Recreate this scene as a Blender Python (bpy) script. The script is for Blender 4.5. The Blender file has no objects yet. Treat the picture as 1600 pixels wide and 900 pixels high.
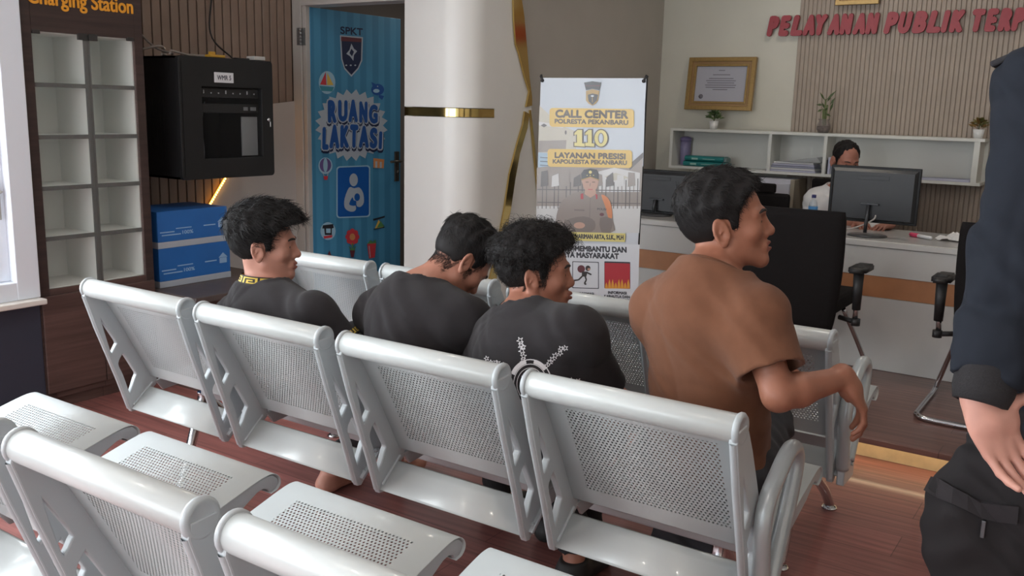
import bpy, bmesh, math, random
import numpy as np
from mathutils import Vector, Matrix
from mathutils.bvhtree import BVHTree
random.seed(7); np.random.seed(7)
S = bpy.context.scene
COL = S.collection
# ------------------------------------------------------------------ camera
F = 1450.0
YAW, PITCH, ROLL = .589, .192, .025
CAM = Vector((2.955, -1.927, 1.51))
_cy, _sy, _cp, _sp = math.cos(YAW), math.sin(YAW), math.cos(PITCH), math.sin(PITCH)
FWD = Vector((-_sy*_cp, _cy*_cp, -_sp)); _r = Vector((_cy, _sy, 0)); _u = _r.cross(FWD)
RGT = math.cos(ROLL)*_r + math.sin(ROLL)*_u; UPV = -math.sin(ROLL)*_r + math.cos(ROLL)*_u
cd = bpy.data.cameras.new('camera'); cam = bpy.data.objects.new('camera', cd); COL.objects.link(cam)
cd.sensor_fit = 'HORIZONTAL'; cd.sensor_width = 36; cd.lens = F/1600*36; cd.clip_start = .02
cam.matrix_world = Matrix(((RGT.x, UPV.x, -FWD.x, CAM.x), (RGT.y, UPV.y, -FWD.y, CAM.y), (RGT.z, UPV.z, -FWD.z, CAM.z), (0, 0, 0, 1)))
S.camera = cam
def ray(u, v): return RGT*((u-800)/F) - UPV*((v-450)/F) + FWD
def onX(u, v, c): d = ray(u, v); return CAM + d*((c-CAM.x)/d.x)
def onY(u, v, c): d = ray(u, v); return CAM + d*((c-CAM.y)/d.y)
def onZ(u, v, c): d = ray(u, v); return CAM + d*((c-CAM.z)/d.z)
# ------------------------------------------------------------------ world, daylight, exposure
W = bpy.data.worlds.new('world'); S.world = W; W.use_nodes = True
W.node_tree.nodes['Background'].inputs[0].default_value = (.80, .90, 1, 1)
W.node_tree.nodes['Background'].inputs[1].default_value = 1.35
S.view_settings.view_transform = 'Standard'; S.view_settings.look = 'None'
S.view_settings.gamma = 1; S.view_settings.use_curve_mapping = False; S.view_settings.exposure = 0.0
def area(name, loc, direction, sx, sy, power, color=(1, 1, 1)):
    l = bpy.data.lights.new(name, 'AREA'); l.shape = 'RECTANGLE'; l.size = sx; l.size_y = sy; l.energy = power; l.color = color
    o = bpy.data.objects.new(name, l); COL.objects.link(o); o.location = loc
    o.rotation_euler = Vector(direction).to_track_quat('-Z', 'Y').to_euler(); return o
area('daylight_window', (-1.52, -1.9, 1.5), (1, .12, -.12), 3.6, 1.7, 170, (.93, .97, 1))
area('daylight_entrance', (.6, -5.6, 1.7), (0, 1, -.1), 4.0, 2.6, 150, (.95, .98, 1))
# ------------------------------------------------------------------ helpers
def lin(c):
    return tuple(((x/255)/12.92 if x/255 <= .04045 else ((x/255+.055)/1.055)**2.4) for x in c)
_m = {}
def mat(name, col, rough=.5, metal=0, noise=0, nscale=30, bump=0, bscale=200, emit=0, coat=0, alpha=1, trans=0, spec=.5, sheen=0, sss=0):
    if name in _m: return _m[name]
    m = bpy.data.materials.new(name); m.use_nodes = True; nt = m.node_tree; b = nt.nodes['Principled BSDF']
    c = lin(col)+(1,); b.inputs['Base Color'].default_value = c
    b.inputs['Roughness'].default_value = rough; b.inputs['Metallic'].default_value = metal
    b.inputs['Specular IOR Level'].default_value = spec
    if coat: b.inputs['Coat Weight'].default_value = coat; b.inputs['Coat Roughness'].default_value = .1
    if sheen: b.inputs['Sheen Weight'].default_value = sheen; b.inputs['Sheen Roughness'].default_value = .5
    if sss:
        b.inputs['Subsurface Weight'].default_value = sss; b.inputs['Subsurface Radius'].default_value = (.012, .005, .003); b.inputs['Subsurface Scale'].default_value = .5
    if trans: b.inputs['Transmission Weight'].default_value = trans
    b.inputs['Alpha'].default_value = alpha
    if emit: b.inputs['Emission Color'].default_value = c; b.inputs['Emission Strength'].default_value = emit
    tc = None
    if noise or bump:
        tc = nt.nodes.new('ShaderNodeTexCoord')
    if noise:
        n = nt.nodes.new('ShaderNodeTexNoise'); n.inputs['Scale'].default_value = nscale; n.inputs['Detail'].default_value = 4
        nt.links.new(tc.outputs['Object'], n.inputs['Vector'])
        r = nt.nodes.new('ShaderNodeMapRange'); r.inputs['To Min'].default_value = 1-noise; r.inputs['To Max'].default_value = 1+noise
        r.inputs['From Min'].default_value = .3; r.inputs['From Max'].default_value = .7
        nt.links.new(n.outputs['Fac'], r.inputs['Value'])
        x = nt.nodes.new('ShaderNodeMix'); x.data_type = 'RGBA'; x.blend_type = 'MULTIPLY'; x.inputs['Factor'].default_value = 1
        x.inputs['A'].default_value = c; nt.links.new(r.outputs['Result'], x.inputs['B']); nt.links.new(x.outputs['Result'], b.inputs['Base Color'])
    if bump:
        n2 = nt.nodes.new('ShaderNodeTexNoise'); n2.inputs['Scale'].default_value = bscale; n2.inputs['Detail'].default_value = 3
        nt.links.new(tc.outputs['Object'], n2.inputs['Vector'])
        bp = nt.nodes.new('ShaderNodeBump'); bp.inputs['Strength'].default_value = bump; bp.inputs['Distance'].default_value = .004
        nt.links.new(n2.outputs['Fac'], bp.inputs['Height']); nt.links.new(bp.outputs['Normal'], b.inputs['Normal'])
    _m[name] = m; return m
def frame3(d):
    d = Vector(d).normalized(); a = Vector((0, 0, 1)) if abs(d.z) < .9 else Vector((1, 0, 0))
    x = a.cross(d).normalized(); return x, d.cross(x), d
class MB:
    def __init__(s): s.bm = bmesh.new(); s.mi = 0; s.uv = s.bm.loops.layers.uv.new('UVMap')
    def _v(s, p): return s.bm.verts.new(p)
    def face(s, vs, smooth=False):
        try: f = s.bm.faces.new(vs)
        except ValueError: return None
        f.material_index = s.mi; f.smooth = smooth; return f
    def poly(s, pts): return s.face([s._v(p) for p in pts])
    def box(s, a, b, bev=0, M=None):
        a = Vector(a); b = Vector(b); t = bmesh.new(); bmesh.ops.create_cube(t, size=1)
        for v in t.verts: v.co = Vector(((a[i]+b[i])/2 + v.co[i]*abs(b[i]-a[i]) for i in range(3)))
        if bev: bmesh.ops.bevel(t, geom=list(t.edges), offset=bev, segments=2, affect='EDGES', profile=.5)
        s.merge(t, M); return s
    def merge(s, t, M=None, smooth=False):
        mp = {}
        for v in t.verts: mp[v] = s._v(M @ v.co if M else v.co)
        for f in t.faces: s.face([mp[v] for v in f.verts], smooth or f.smooth)
        t.free()
    def tube(s, pts, r, n=10, caps=True, close=False):
        pts = [Vector(p) for p in pts]; rs = r if isinstance(r, (list, tuple)) else [r]*len(pts); rings = []; N = len(pts); x = None
        for i, p in enumerate(pts):
            if close: d = pts[(i+1) % N]-pts[i-1]
            else: d = (pts[min(i+1, N-1)]-pts[max(i-1, 0)])
            d.normalize()
            if x is None: x, y, _ = frame3(d)
            else: x = (x-d*x.dot(d)).normalized(); y = d.cross(x)
            rings.append([s._v(p+(x*math.cos(2*math.pi*k/n)+y*math.sin(2*math.pi*k/n))*rs[i]) for k in range(n)])
        for i in range(N if close else N-1):
            A, Bq = rings[i], rings[(i+1) % N]
            for k in range(n): s.face([A[k], A[(k+1) % n], Bq[(k+1) % n], Bq[k]], True)
        if caps and not close: s.face(rings[0][::-1]); s.face(rings[-1])
        return s
    def lathe(s, prof, c=(0, 0, 0), axis=(0, 0, 1), n=20):
        c = Vector(c); x, y, d = frame3(axis); rings = []
        for r, h in prof:
            if r < 1e-6: rings.append([s._v(c+d*h)]*n)
            else: rings.append([s._v(c+d*h+(x*math.cos(2*math.pi*k/n)+y*math.sin(2*math.pi*k/n))*r) for k in range(n)])
        for A, Bq in zip(rings, rings[1:]):
            for k in range(n):
                q = [A[k], A[(k+1) % n], Bq[(k+1) % n], Bq[k]]; u = []
                for v in q:
                    if v not in u: u.append(v)
                if len(u) > 2: s.face(u, True)
        if prof[0][0] > 1e-6: s.face(rings[0][::-1])
        if prof[-1][0] > 1e-6: s.face(rings[-1])
        return s
    def prism(s, poly, ax, lo, hi, bev=0):
        """poly of 2-D points extruded along axis ax (0,1,2) from lo to hi"""
        def P(p, h): q = list(p); q.insert(ax, h); return q
        t = bmesh.new(); A = [t.verts.new(P(p, lo)) for p in poly]; Bq = [t.verts.new(P(p, hi)) for p in poly]; n = len(poly)
        t.faces.new(A[::-1]); t.faces.new(Bq)
        for i in range(n): t.faces.new([A[i], A[(i+1) % n], Bq[(i+1) % n], Bq[i]])
        bmesh.ops.recalc_face_normals(t, faces=list(t.faces))
        if bev: bmesh.ops.bevel(t, geom=list(t.edges), offset=bev, segments=2, affect='EDGES', profile=.5)
        s.merge(t); return s
    def sheet(s, prof, x0, x1, th, ax=0, smooth=True, uvscale=1):
        """open profile of (y,z) swept along x with thickness th"""
        n = len(prof); P = [Vector((0, p[0], p[1])) for p in prof]; N = []; L = [0]
        for i in range(n):
            d = (P[min(i+1, n-1)]-P[max(i-1, 0)]).normalized(); N.append(Vector((0, -d.z, d.y)))
            if i: L.append(L[-1]+(P[i]-P[i-1]).length)
        rows = []
        for off in (th/2, -th/2):
            rows.append([[s._v(Vector((x, 0, 0))+P[i]+N[i]*off) for i in range(n)] for x in (x0, x1)])
        top, bot = rows
        def q(vs, uvs=None, sm=smooth):
            f = s.face(vs, sm)
            if f and uvs:
                for l, u in zip(f.loops, uvs): l[s.uv].uv = u
        for i in range(n-1):
            U = [(x0, L[i]), (x0, L[i+1]), (x1, L[i+1]), (x1, L[i])]
            q([top[0][i], top[0][i+1], top[1][i+1], top[1][i]][::-1], U[::-1])
            q([bot[0][i], bot[0][i+1], bot[1][i+1], bot[1][i]], U)
            q([top[0][i], bot[0][i], bot[0][i+1], top[0][i+1]][::-1], None, False); q([top[1][i], bot[1][i], bot[1][i+1], top[1][i+1]], None, False)
        for i in (0, n-1): q([top[0][i], top[1][i], bot[1][i], bot[0][i]], None, False)
        return s
    def mesh(s, name, mats, recalc=True):
        if recalc: bmesh.ops.recalc_face_normals(s.bm, faces=list(s.bm.faces))
        me = bpy.data.meshes.new(name); s.bm.to_mesh(me); s.bm.free()
        for m in (mats if isinstance(mats, (list, tuple)) else [mats]): me.materials.append(m)
        return me
    def build(s, name, mats, parent=None, **k): return add(name, s.mesh(name, mats, **k), parent)
def add(name, me, parent=None):
    o = bpy.data.objects.new(name, me); COL.objects.link(o)
    if parent: o.parent = parent
    return o
def tag(o, label, cat, group=None):
    o['label'] = label; o['category'] = cat
    if group: o['group'] = group
    return o
def thing(name, label, cat, loc=(0, 0, 0), rz=0, group=None):
    o = bpy.data.objects.new(name, None); COL.objects.link(o); o.location = loc; o.rotation_euler = (0, 0, rz); o.empty_display_size = .1
    return tag(o, label, cat, group)
def struct(o): o['kind'] = 'structure'; return o
def dup(root, loc=None, label=None, rz=None):
    def cp(o, par):
        c = o.copy(); COL.objects.link(c)
        if par: c.parent = par
        for ch in [x for x in KIDS.get(o.name, [])]: cp(ch, c)
        return c
    KIDS = {}
    for o in COL.objects:
        if o.parent: KIDS.setdefault(o.parent.name, []).append(o)
    r = cp(root, None)
    if loc: r.location = loc
    if label: r['label'] = label
    if rz is not None: r.rotation_euler = (0, 0, rz)
    return r
def curve_mesh(loops, depth, bev=0):
    """flat 2-D outline with holes -> solid mesh in x,y with thickness along z (centred)"""
    c = bpy.data.curves.new('c', 'CURVE'); c.dimensions = '2D'; c.fill_mode = 'BOTH'; c.extrude = depth/2; c.bevel_depth = bev; c.bevel_resolution = 1
    for L in loops:
        sp = c.splines.new('POLY'); sp.points.add(len(L)-1); sp.use_cyclic_u = True
        for p, q in zip(sp.points, L): p.co = (q[0], q[1], 0, 1)
    return c2m(c)
def c2m(c):
    o = bpy.data.objects.new('c', c); COL.objects.link(o); bpy.context.view_layer.update()
    me = bpy.data.meshes.new_from_object(o.evaluated_get(bpy.context.evaluated_depsgraph_get())); bpy.data.objects.remove(o); bpy.data.curves.remove(c); return me
def text_mesh(body, w, h, depth=.0008, bold=.012, shear=0):
    """text fitted to w x h (cap height), lower-left at origin, in x,y plane, raised along z"""
    c = bpy.data.curves.new('t', 'FONT'); c.body = body; c.size = 1; c.extrude = .01; c.offset = bold; c.shear = shear
    me = c2m(c); n = len(me.vertices); a = np.empty(n*3, np.float32); me.vertices.foreach_get('co', a); a = a.reshape(-1, 3)
    lo, hi = a.min(0), a.max(0)
    a = (a-lo)/np.maximum(hi-lo, 1e-6)*np.array([w, h, depth]); me.vertices.foreach_set('co', a.astype(np.float32).ravel()); me.update(); return me
def bold_text(body, w, h, depth=.0008, bold=.02, shear=0):
    """heavier lettering: the same outline laid in eight slightly shifted copies"""
    me = text_mesh(body, 1, 1, depth, 0, shear); n = len(me.vertices); a = np.empty(n*3, np.float32); me.vertices.foreach_get('co', a); a = a.reshape(-1, 3)
    r = bold*h; fs = [tuple(p.vertices) for p in me.polygons]; V_ = []; F_ = []
    for k in range(9):
        dx, dy = (0, 0) if k == 8 else (r*math.cos(k*math.pi/4), r*math.sin(k*math.pi/4)); q = a.copy()
        q[:, 0] = r+a[:, 0]*(w-2*r)+dx; q[:, 1] = r+a[:, 1]*(h-2*r)+dy; q[:, 2] *= 1+.012*k; F_ += [tuple(i+len(V_)*n for i in f) for f in fs]; V_.append(q)
    m2 = bpy.data.meshes.new('t'); m2.from_pydata(np.concatenate(V_).tolist(), [], F_); bpy.data.meshes.remove(me); return m2
def add_me(mb, me, M, mi=0):
    """merge a mesh datablock into a builder through matrix M"""
    vs = [mb._v(M @ v.co) for v in me.vertices]; o = mb.mi; mb.mi = mi
    for p in me.polygons: mb.face([vs[i] for i in p.vertices])
    mb.mi = o; bpy.data.meshes.remove(me)
def basis(o, x, y):
    x = Vector(x).normalized(); y = Vector(y); z = x.cross(y).normalized(); y = z.cross(x); o = Vector(o)
    return Matrix(((x.x, y.x, z.x, o.x), (x.y, y.y, z.y, o.y), (x.z, y.z, z.z, o.z), (0, 0, 0, 1)))
def spline(pts, n=6, close=False):
    P = [Vector(p) for p in pts]; out = []; N = len(P)
    for i in range(N if close else N-1):
        if close: a, b, c, d = P[i-1], P[i], P[(i+1) % N], P[(i+2) % N]
        else: a, b, c, d = P[max(i-1, 0)], P[i], P[i+1], P[min(i+2, N-1)]
        for k in range(n):
            t = k/n; out.append(.5*((2*b)+(c-a)*t+(2*a-5*b+4*c-d)*t*t+(3*b-a-3*c+d)*t**3))
    if not close: out.append(P[-1])
    return out
def rrect(w, h, r, n=5, cx=0, cy=0):
    o = []
    for (sx, sy, a0) in ((1, 1, 0), (-1, 1, 90), (-1, -1, 180), (1, -1, 270)):
        for k in range(n+1):
            a = math.radians(a0+90*k/n); o.append((cx+sx*(w/2-r)+r*math.cos(a), cy+sy*(h/2-r)+r*math.sin(a)))
    return o
def wave_planks(name, col, rough, plank=(1.2, .19), contrast=.18, coat=.3, rot=0):
    m = mat(name, col, rough, coat=coat); nt = m.node_tree; b = nt.nodes['Principled BSDF']
    tc = nt.nodes.new('ShaderNodeTexCoord'); mp = nt.nodes.new('ShaderNodeMapping'); mp.inputs['Rotation'].default_value = (0, 0, rot)
    nt.links.new(tc.outputs['Object'], mp.inputs['Vector'])
    br = nt.nodes.new('ShaderNodeTexBrick'); br.inputs['Scale'].default_value = 1; br.inputs['Brick Width'].default_value = plank[0]; br.inputs['Row Height'].default_value = plank[1]
    br.inputs['Mortar Size'].default_value = .0016; br.inputs['Bias'].default_value = 0; c = lin(col)
    br.inputs['Color1'].default_value = tuple(x*(1-contrast) for x in c)+(1,); br.inputs['Color2'].default_value = tuple(x*(1+contrast) for x in c)+(1,); br.inputs['Mortar'].default_value = tuple(x*.45 for x in c)+(1,)
    nt.links.new(mp.outputs[0], br.inputs['Vector'])
    m2 = nt.nodes.new('ShaderNodeMapping'); m2.inputs['Scale'].default_value = (2.2, 45, 45); nt.links.new(mp.outputs[0], m2.inputs['Vector'])
    n = nt.nodes.new('ShaderNodeTexNoise'); n.inputs['Scale'].default_value = 1; n.inputs['Detail'].default_value = 5; nt.links.new(m2.outputs[0], n.inputs['Vector'])
    r = nt.nodes.new('ShaderNodeMapRange'); r.inputs['From Min'].default_value = .3; r.inputs['From Max'].default_value = .7; r.inputs['To Min'].default_value = .7; r.inputs['To Max'].default_value = 1.3
    nt.links.new(n.outputs['Fac'], r.inputs['Value'])
    x = nt.nodes.new('ShaderNodeMix'); x.data_type = 'RGBA'; x.blend_type = 'MULTIPLY'; x.inputs['Factor'].default_value = 1
    nt.links.new(br.outputs['Color'], x.inputs['A']); nt.links.new(r.outputs['Result'], x.inputs['B']); nt.links.new(x.outputs['Result'], b.inputs['Base Color'])
    return m
# ================================================================== the room
M_cream = mat('cream_paint', (206, 203, 190), .7, noise=.03, nscale=3)
M_taupe = mat('taupe_paint', (176, 170, 162), .7, noise=.03, nscale=3)
M_white = mat('white_panel', (236, 234, 230), .38, noise=.015, nscale=4)
M_gold = mat('gold_mirror', (214, 186, 120), .12, metal=1)
M_darkwood = wave_planks('dark_wood_veneer', (88, 66, 61), .45, (4, .6), .05, .1, 1.5708)
M_floor = wave_planks('red_brown_floor', (146, 92, 86), .48, (1.2, .19), .13, .25)
M_plat = wave_planks('dark_brown_floor', (118, 84, 76), .34, (1.2, .19), .13, .3)
M_ceil = mat('ceiling_white', (235, 235, 232), .8)
M_alu = mat('white_frame', (232, 236, 244), .4)
M_slat = mat('brown_slat', (150, 128, 114), .55, noise=.06, nscale=8)
M_slatg = mat('brown_groove', (96, 78, 68), .7)
M_beige = mat('beige_slat', (164, 150, 137), .6, noise=.05, nscale=8)
M_beigeg = mat('beige_groove', (158, 144, 130), .7)
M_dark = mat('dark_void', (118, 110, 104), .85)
M_navy = mat('dark_navy_panel', (52, 56, 70), .5)
M_led = mat('led_strip_light', (255, 196, 96), .5, emit=9)
YD, XR, YB, XL, ZP = 2.5, -.36, 5.12, -1.80, .126
b = MB(); b.box((XL-.15, -5.4, -.1), (5.2, 2.31, 0)); struct(b.build('floor', M_floor))
b = MB(); b.box((XL-.4, -5.4, 2.95), (5.2, YB+.2, 3.05)); struct(b.build('ceiling', M_ceil))
# raised platform with a lit riser
b = MB(); b.box((XR, 2.30, 0), (5.2, YB, ZP-.028)); b.mi = 1; b.box((XR, 2.17, ZP-.028), (5.2, YB, ZP), .004); b.mi = 2; b.box((XR+.01, 2.285, .001), (5.2, 2.30, ZP-.029))
struct(b.build('platform', [M_darkwood, M_plat, mat('gold_riser', (220, 200, 158), .4, metal=.3, noise=.08, nscale=20)]))
b = MB(); b.box((XR+.02, 2.205, ZP-.036), (5.1, 2.222, ZP-.0285)); o = b.build('led_strip', mat('step_led', (255, 232, 186), .5, emit=6.5)); tag(o, 'warm light strip under the lip of the platform step', 'light strip')
# left wall, window part (nearer) and slatted part (farther, set back)
XW = -1.30
b = MB(); b.box((XW-.25, -5.4, 0), (XW, .405, .545)); b.mi = 1; b.box((XW-.25, -5.4, 2.35), (XW, .405, 2.95)); b.box((XW-.25, -5.4, .545), (XW, -3.9, 2.35)); b.box((XW-.25, .375, .545), (XW-.02, .405, 2.35)); b.box((XW-.3, .38, 0), (XW-.25, .42, 2.95))
struct(b.build('wall_left', [M_navy, M_cream]))
b = MB(); b.box((XL-.12, .3, 0), (XL, YD, 2.95)); b.box((XL, .3, 0), (XW-.3, .42, 2.95)); struct(b.build('wall_left_recess', mat('recess_wall', (120, 108, 100), .7)))
# window: frame, mullions, glass, sill
b = MB()
for (y0, y1) in ((.295, .403), (-1.05, -.97), (-2.45, -2.37), (-3.9, -3.82)): b.box((XW-.11, y0, .576), (XW+.022, y1, 2.35), .004)
for (z0, z1) in ((.575, .66), (2.28, 2.352)): b.box((XW-.109, -3.89, z0), (XW+.0205, .297, z1), .004)
b.box((XW-.1, .225, .66), (XW-.03, .297, 2.28), .006); b.box((XW-.1, -3.82, .66), (XW-.03, .225, .70), .004)
w = struct(b.build('window_1', M_alu))
b = MB(); b.box((XW-.072, -3.82, .66), (XW-.066, .24, 2.28)); b.build('window_glass', mat('window_glass', (235, 245, 250), .02, trans=1, alpha=.25), w)
b = MB(); b.box((XW-.03, -3.95, .548), (XW+.075, .405, .575), .006); b.build('window_sill', mat('sill_stone', (226, 220, 212), .5, noise=.05), w)
b = MB(); b.box((XW-.03, .262, .95), (XW-.018, .272, 1.12), .003); b.tube([(XW-.02, .267, 1.08), (XW+.004, .267, 1.08), (XW+.006, .235, 1.06)], .006, 8); b.build('window_latch', mat('latch_metal', (180, 176, 168), .35, metal=.7), w)
# brown slats on the recessed left wall
b = MB(); y = 1.0; b.mi = 1; b.box((XL-.001, .42, 0), (XL+.006, YD, 2.95)); b.mi = 0
while y < YD-.02:
    b.box((XL+.004, y+.004, 0), (XL+.016, min(y+.057, YD-.002), 2.95), .003); y += .062
struct(b.build('trim_brown_slats', [M_slat, M_slatg]))
# pale lower panel with a slanted lit edge
xa = XL+.030
pts = [onX(325, 322, xa), onX(352, 278, xa), onX(418, 163, xa), onX(462, 158, xa)]
P2 = [(p.y, p.z) for p in pts]; P2[-1] = (YD-.003, P2[-1][1])
b = MB(); b.prism([(P2[0][0]-.12, .0), P2[0], P2[1], P2[2], P2[3], (YD-.003, 0)], 0, XL+.020, xa)
struct(b.build('trim_lower_panel', mat('grey_beige_panel', (196, 188, 182), .6)))
b = MB(); a_, c_ = Vector((xa+.006, *P2[0])), Vector((xa+.006, *P2[2])); n = 46
b.tube([a_, c_], .006, 6); b.mi = 1
for k in range(n+1): q = a_.lerp(c_, k/n); b.lathe([(0, -.007), (.007, 0), (0, .009)], q+Vector((.005, 0, 0)), (1, 0, 0), 8)
tag(b.build('led_strip', [mat('led_warm', (255, 170, 60), .5, emit=3.0), M_led]), 'glowing yellow light strip slanting up behind the black wall rack', 'light strip')
# door wall with an opening, dark room beyond
XJ, XO, ZD = -1.664, -.817, 2.125
b = MB(); b.box((XL, YD, ZD+.06), (XO+.05, YD+.12, 2.95)); b.box((XL, YD, 0), (XJ-.11, YD+.12, ZD+.06)); b.box((XO, YD+.001, 0), (XO+.05, YD+.12, ZD+.06)); struct(b.build('wall_door', M_cream))
b = MB(); b.box((XJ-.115, YD-.015, 0), (XJ-.035, YD+.13, ZD+.075), .003); b.box((XJ-.03, YD-.005, 0), (XJ, YD+.13, ZD+.02), .003); b.box((XJ-.115, YD-.014, ZD), (XO+.02, YD+.13, ZD+.075), .003)
struct(b.build('trim_door_frame', mat('door_frame_paint', (198, 192, 186), .5)))
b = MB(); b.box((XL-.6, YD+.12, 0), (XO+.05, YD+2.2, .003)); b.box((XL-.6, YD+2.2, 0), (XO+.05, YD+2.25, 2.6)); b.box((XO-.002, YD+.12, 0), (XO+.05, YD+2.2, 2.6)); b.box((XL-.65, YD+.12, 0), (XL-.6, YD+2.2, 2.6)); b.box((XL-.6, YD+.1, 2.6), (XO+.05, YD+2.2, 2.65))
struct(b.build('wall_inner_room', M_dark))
# white clad corner between the door and the return wall
R_ = .17; prof = [(XO, YD), (XR-R_, YD)] + [(XR-R_+R_*math.sin(a), YD+R_-R_*math.cos(a)) for a in [math.pi/2*k/12 for k in range(1, 13)]]
pts = [(770, -40), (800, -40), (800, 0), (804, 70), (809, 83), (818, 121), (825, 143), (828, 166), (838, 294), (848, 440), (858, 640), (770, 640)]
q = [onX(u, v, XR) for u, v in pts]
b = MB()
def skin(prof, z0, z1, off, mi):
    b.mi = mi; V0 = []
    for i, p in enumerate(prof):
        d = (Vector(prof[min(i+1, len(prof)-1)])-Vector(prof[max(i-1, 0)])).normalized(); nn = Vector((d.y, -d.x))*off
        V0.append((b._v((p[0]+nn.x, p[1]+nn.y, z0)), b._v((p[0]+nn.x, p[1]+nn.y, z1))))
    for A, Bq in zip(V0, V0[1:]): b.face([A[0], Bq[0], Bq[1], A[1]], True)
ZB0, ZB1 = 1.448, 1.497
skin(prof+[(XR, YD+.45)], 0, ZB0-.004, .012, 0); skin(prof+[(XR, YD+.45)], ZB1+.004, 2.95, .012, 0)
struct(b.build('trim_corner_cladding', M_white, recalc=False))
b = MB(); b.poly([(XR+.011, p.y, p.z) for p in q]); struct(b.build('trim_cladding_edge', M_white))
b = MB(); skin(prof+[(XR, YD+.62)], ZB0, ZB1, .010, 0); struct(b.build('trim_gold_band', M_gold, recalc=False))
def wallpoly(b, pix, x, th):
    P = [onX(u, v, x) for u, v in pix]; b.prism([(p.y, p.z) for p in P], 0, x, x+th)
b = MB()
wallpoly(b, [(797, -40), (800, 0), (801, 33), (804, 70), (808.6, 83), (818, 121), (825, 143), (820, 167), (829, 165), (829, 151), (825, 121), (821, 73), (817, 26), (813, 0), (810, -40)], XR+.014, .012)
struct(b.build('trim_gold_jag', M_gold))
b = MB(); wallpoly(b, [(818, 174), (825, 178), (822, 200), (810, 240), (803, 279), (796, 327), (784, 390), (770, 450), (760, 450), (775, 385), (786, 327), (794, 272), (806, 225), (815, 195)], XR+.014, .012)
struct(b.build('trim_gold_jag', M_gold))
b = MB(); wallpoly(b, [(826, 172), (828, 172), (842, 300), (850, 440), (847, 440), (838, 296)], XR+.013, .01)
struct(b.build('trim_gold_line', M_gold))
b = MB(); b.box((XR-.12, YD+R_, 0), (XR, YB+.1, 2.95)); b.box((XO+.05, YD+.05, 0), (XR-.10, YD+.12, 2.95)); b.box((XR-.2, YD+.1, 0), (XR-.02, YD+.3, 2.95)); struct(b.build('wall_return', M_taupe))
# back wall with beige slats
b = MB(); b.box((XR-.1, YB, 0), (5.2, YB+.12, 2.95)); struct(b.build('wall_back', M_cream))
x = .735; b = MB(); b.mi = 1; b.box((x, YB-.006, ZP), (5.15, YB-.0005, 2.95)); b.mi = 0
while x < 5.1: b.box((x+.002, YB-.014, ZP), (x+.028, YB-.004, 2.95), .003); x += .031
struct(b.build('trim_beige_slats', [M_beige, M_beigeg]))
b = MB(); b.box((5.2, -5.4, 0), (5.3, YB+.1, 2.95)); struct(b.build('wall_right', M_cream))
# glazed entrance behind the viewer
b = MB(); b.box((XL-.15, -5.5, 2.6), (5.2, -5.4, 2.95)); b.box((XL-.15, -5.5, 0), (-1.2, -5.4, 2.6)); b.box((4.4, -5.5, 0), (5.2, -5.4, 2.6)); b.box((XL-.15, -5.4, 0), (XW-.25, -5.2, 2.95)); struct(b.build('wall_front', M_cream))
b = MB()
for x in (-1.2, .2, 1.6, 3.0, 4.34): b.box((x, -5.48, 0), (x+.06, -5.42, 2.6))
struct(b.build('door_1', M_alu))
for (x, y) in ((.6, -1.6), (.6, 1.2), (2.9, -1.6), (2.9, 1.2), (1.2, 4.0), (3.0, 4.0)):  # unseen ceiling lamps, added as weak extra light for the room
    t = thing('ceiling_fill', 'round ceiling light added out of view above the room', 'ceiling light', (x, y, 2.95), 0, 'added ceiling lights')
    b = MB(); b.lathe([(.0, -.004), (.075, -.004)], n=24); b.build('diffuser', mat('fill_glow', (255, 248, 235), .5, emit=6), t)
    b = MB(); b.lathe([(.075, -.002), (.095, -.008), (.1, 0)], n=24); b.build('frame', M_alu, t)
    l = bpy.data.lights.new('ceiling_fill_lamp', 'AREA'); l.shape = 'DISK'; l.size = .15; l.energy = 5; l.color = (1, .95, .88); o = bpy.data.objects.new('ceiling_fill_lamp', l); COL.objects.link(o); o.location = (0, 0, -.012); o.parent = t
l = bpy.data.lights.new('inner_room_fill', 'AREA'); l.shape = 'DISK'; l.size = .3; l.energy = 7; l.color = (1, .94, .86); o = bpy.data.objects.new('inner_room_fill', l); COL.objects.link(o); o.location = (-1.2, 4.1, 2.58)  # unseen light added to lift the dark room beyond the door
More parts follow.
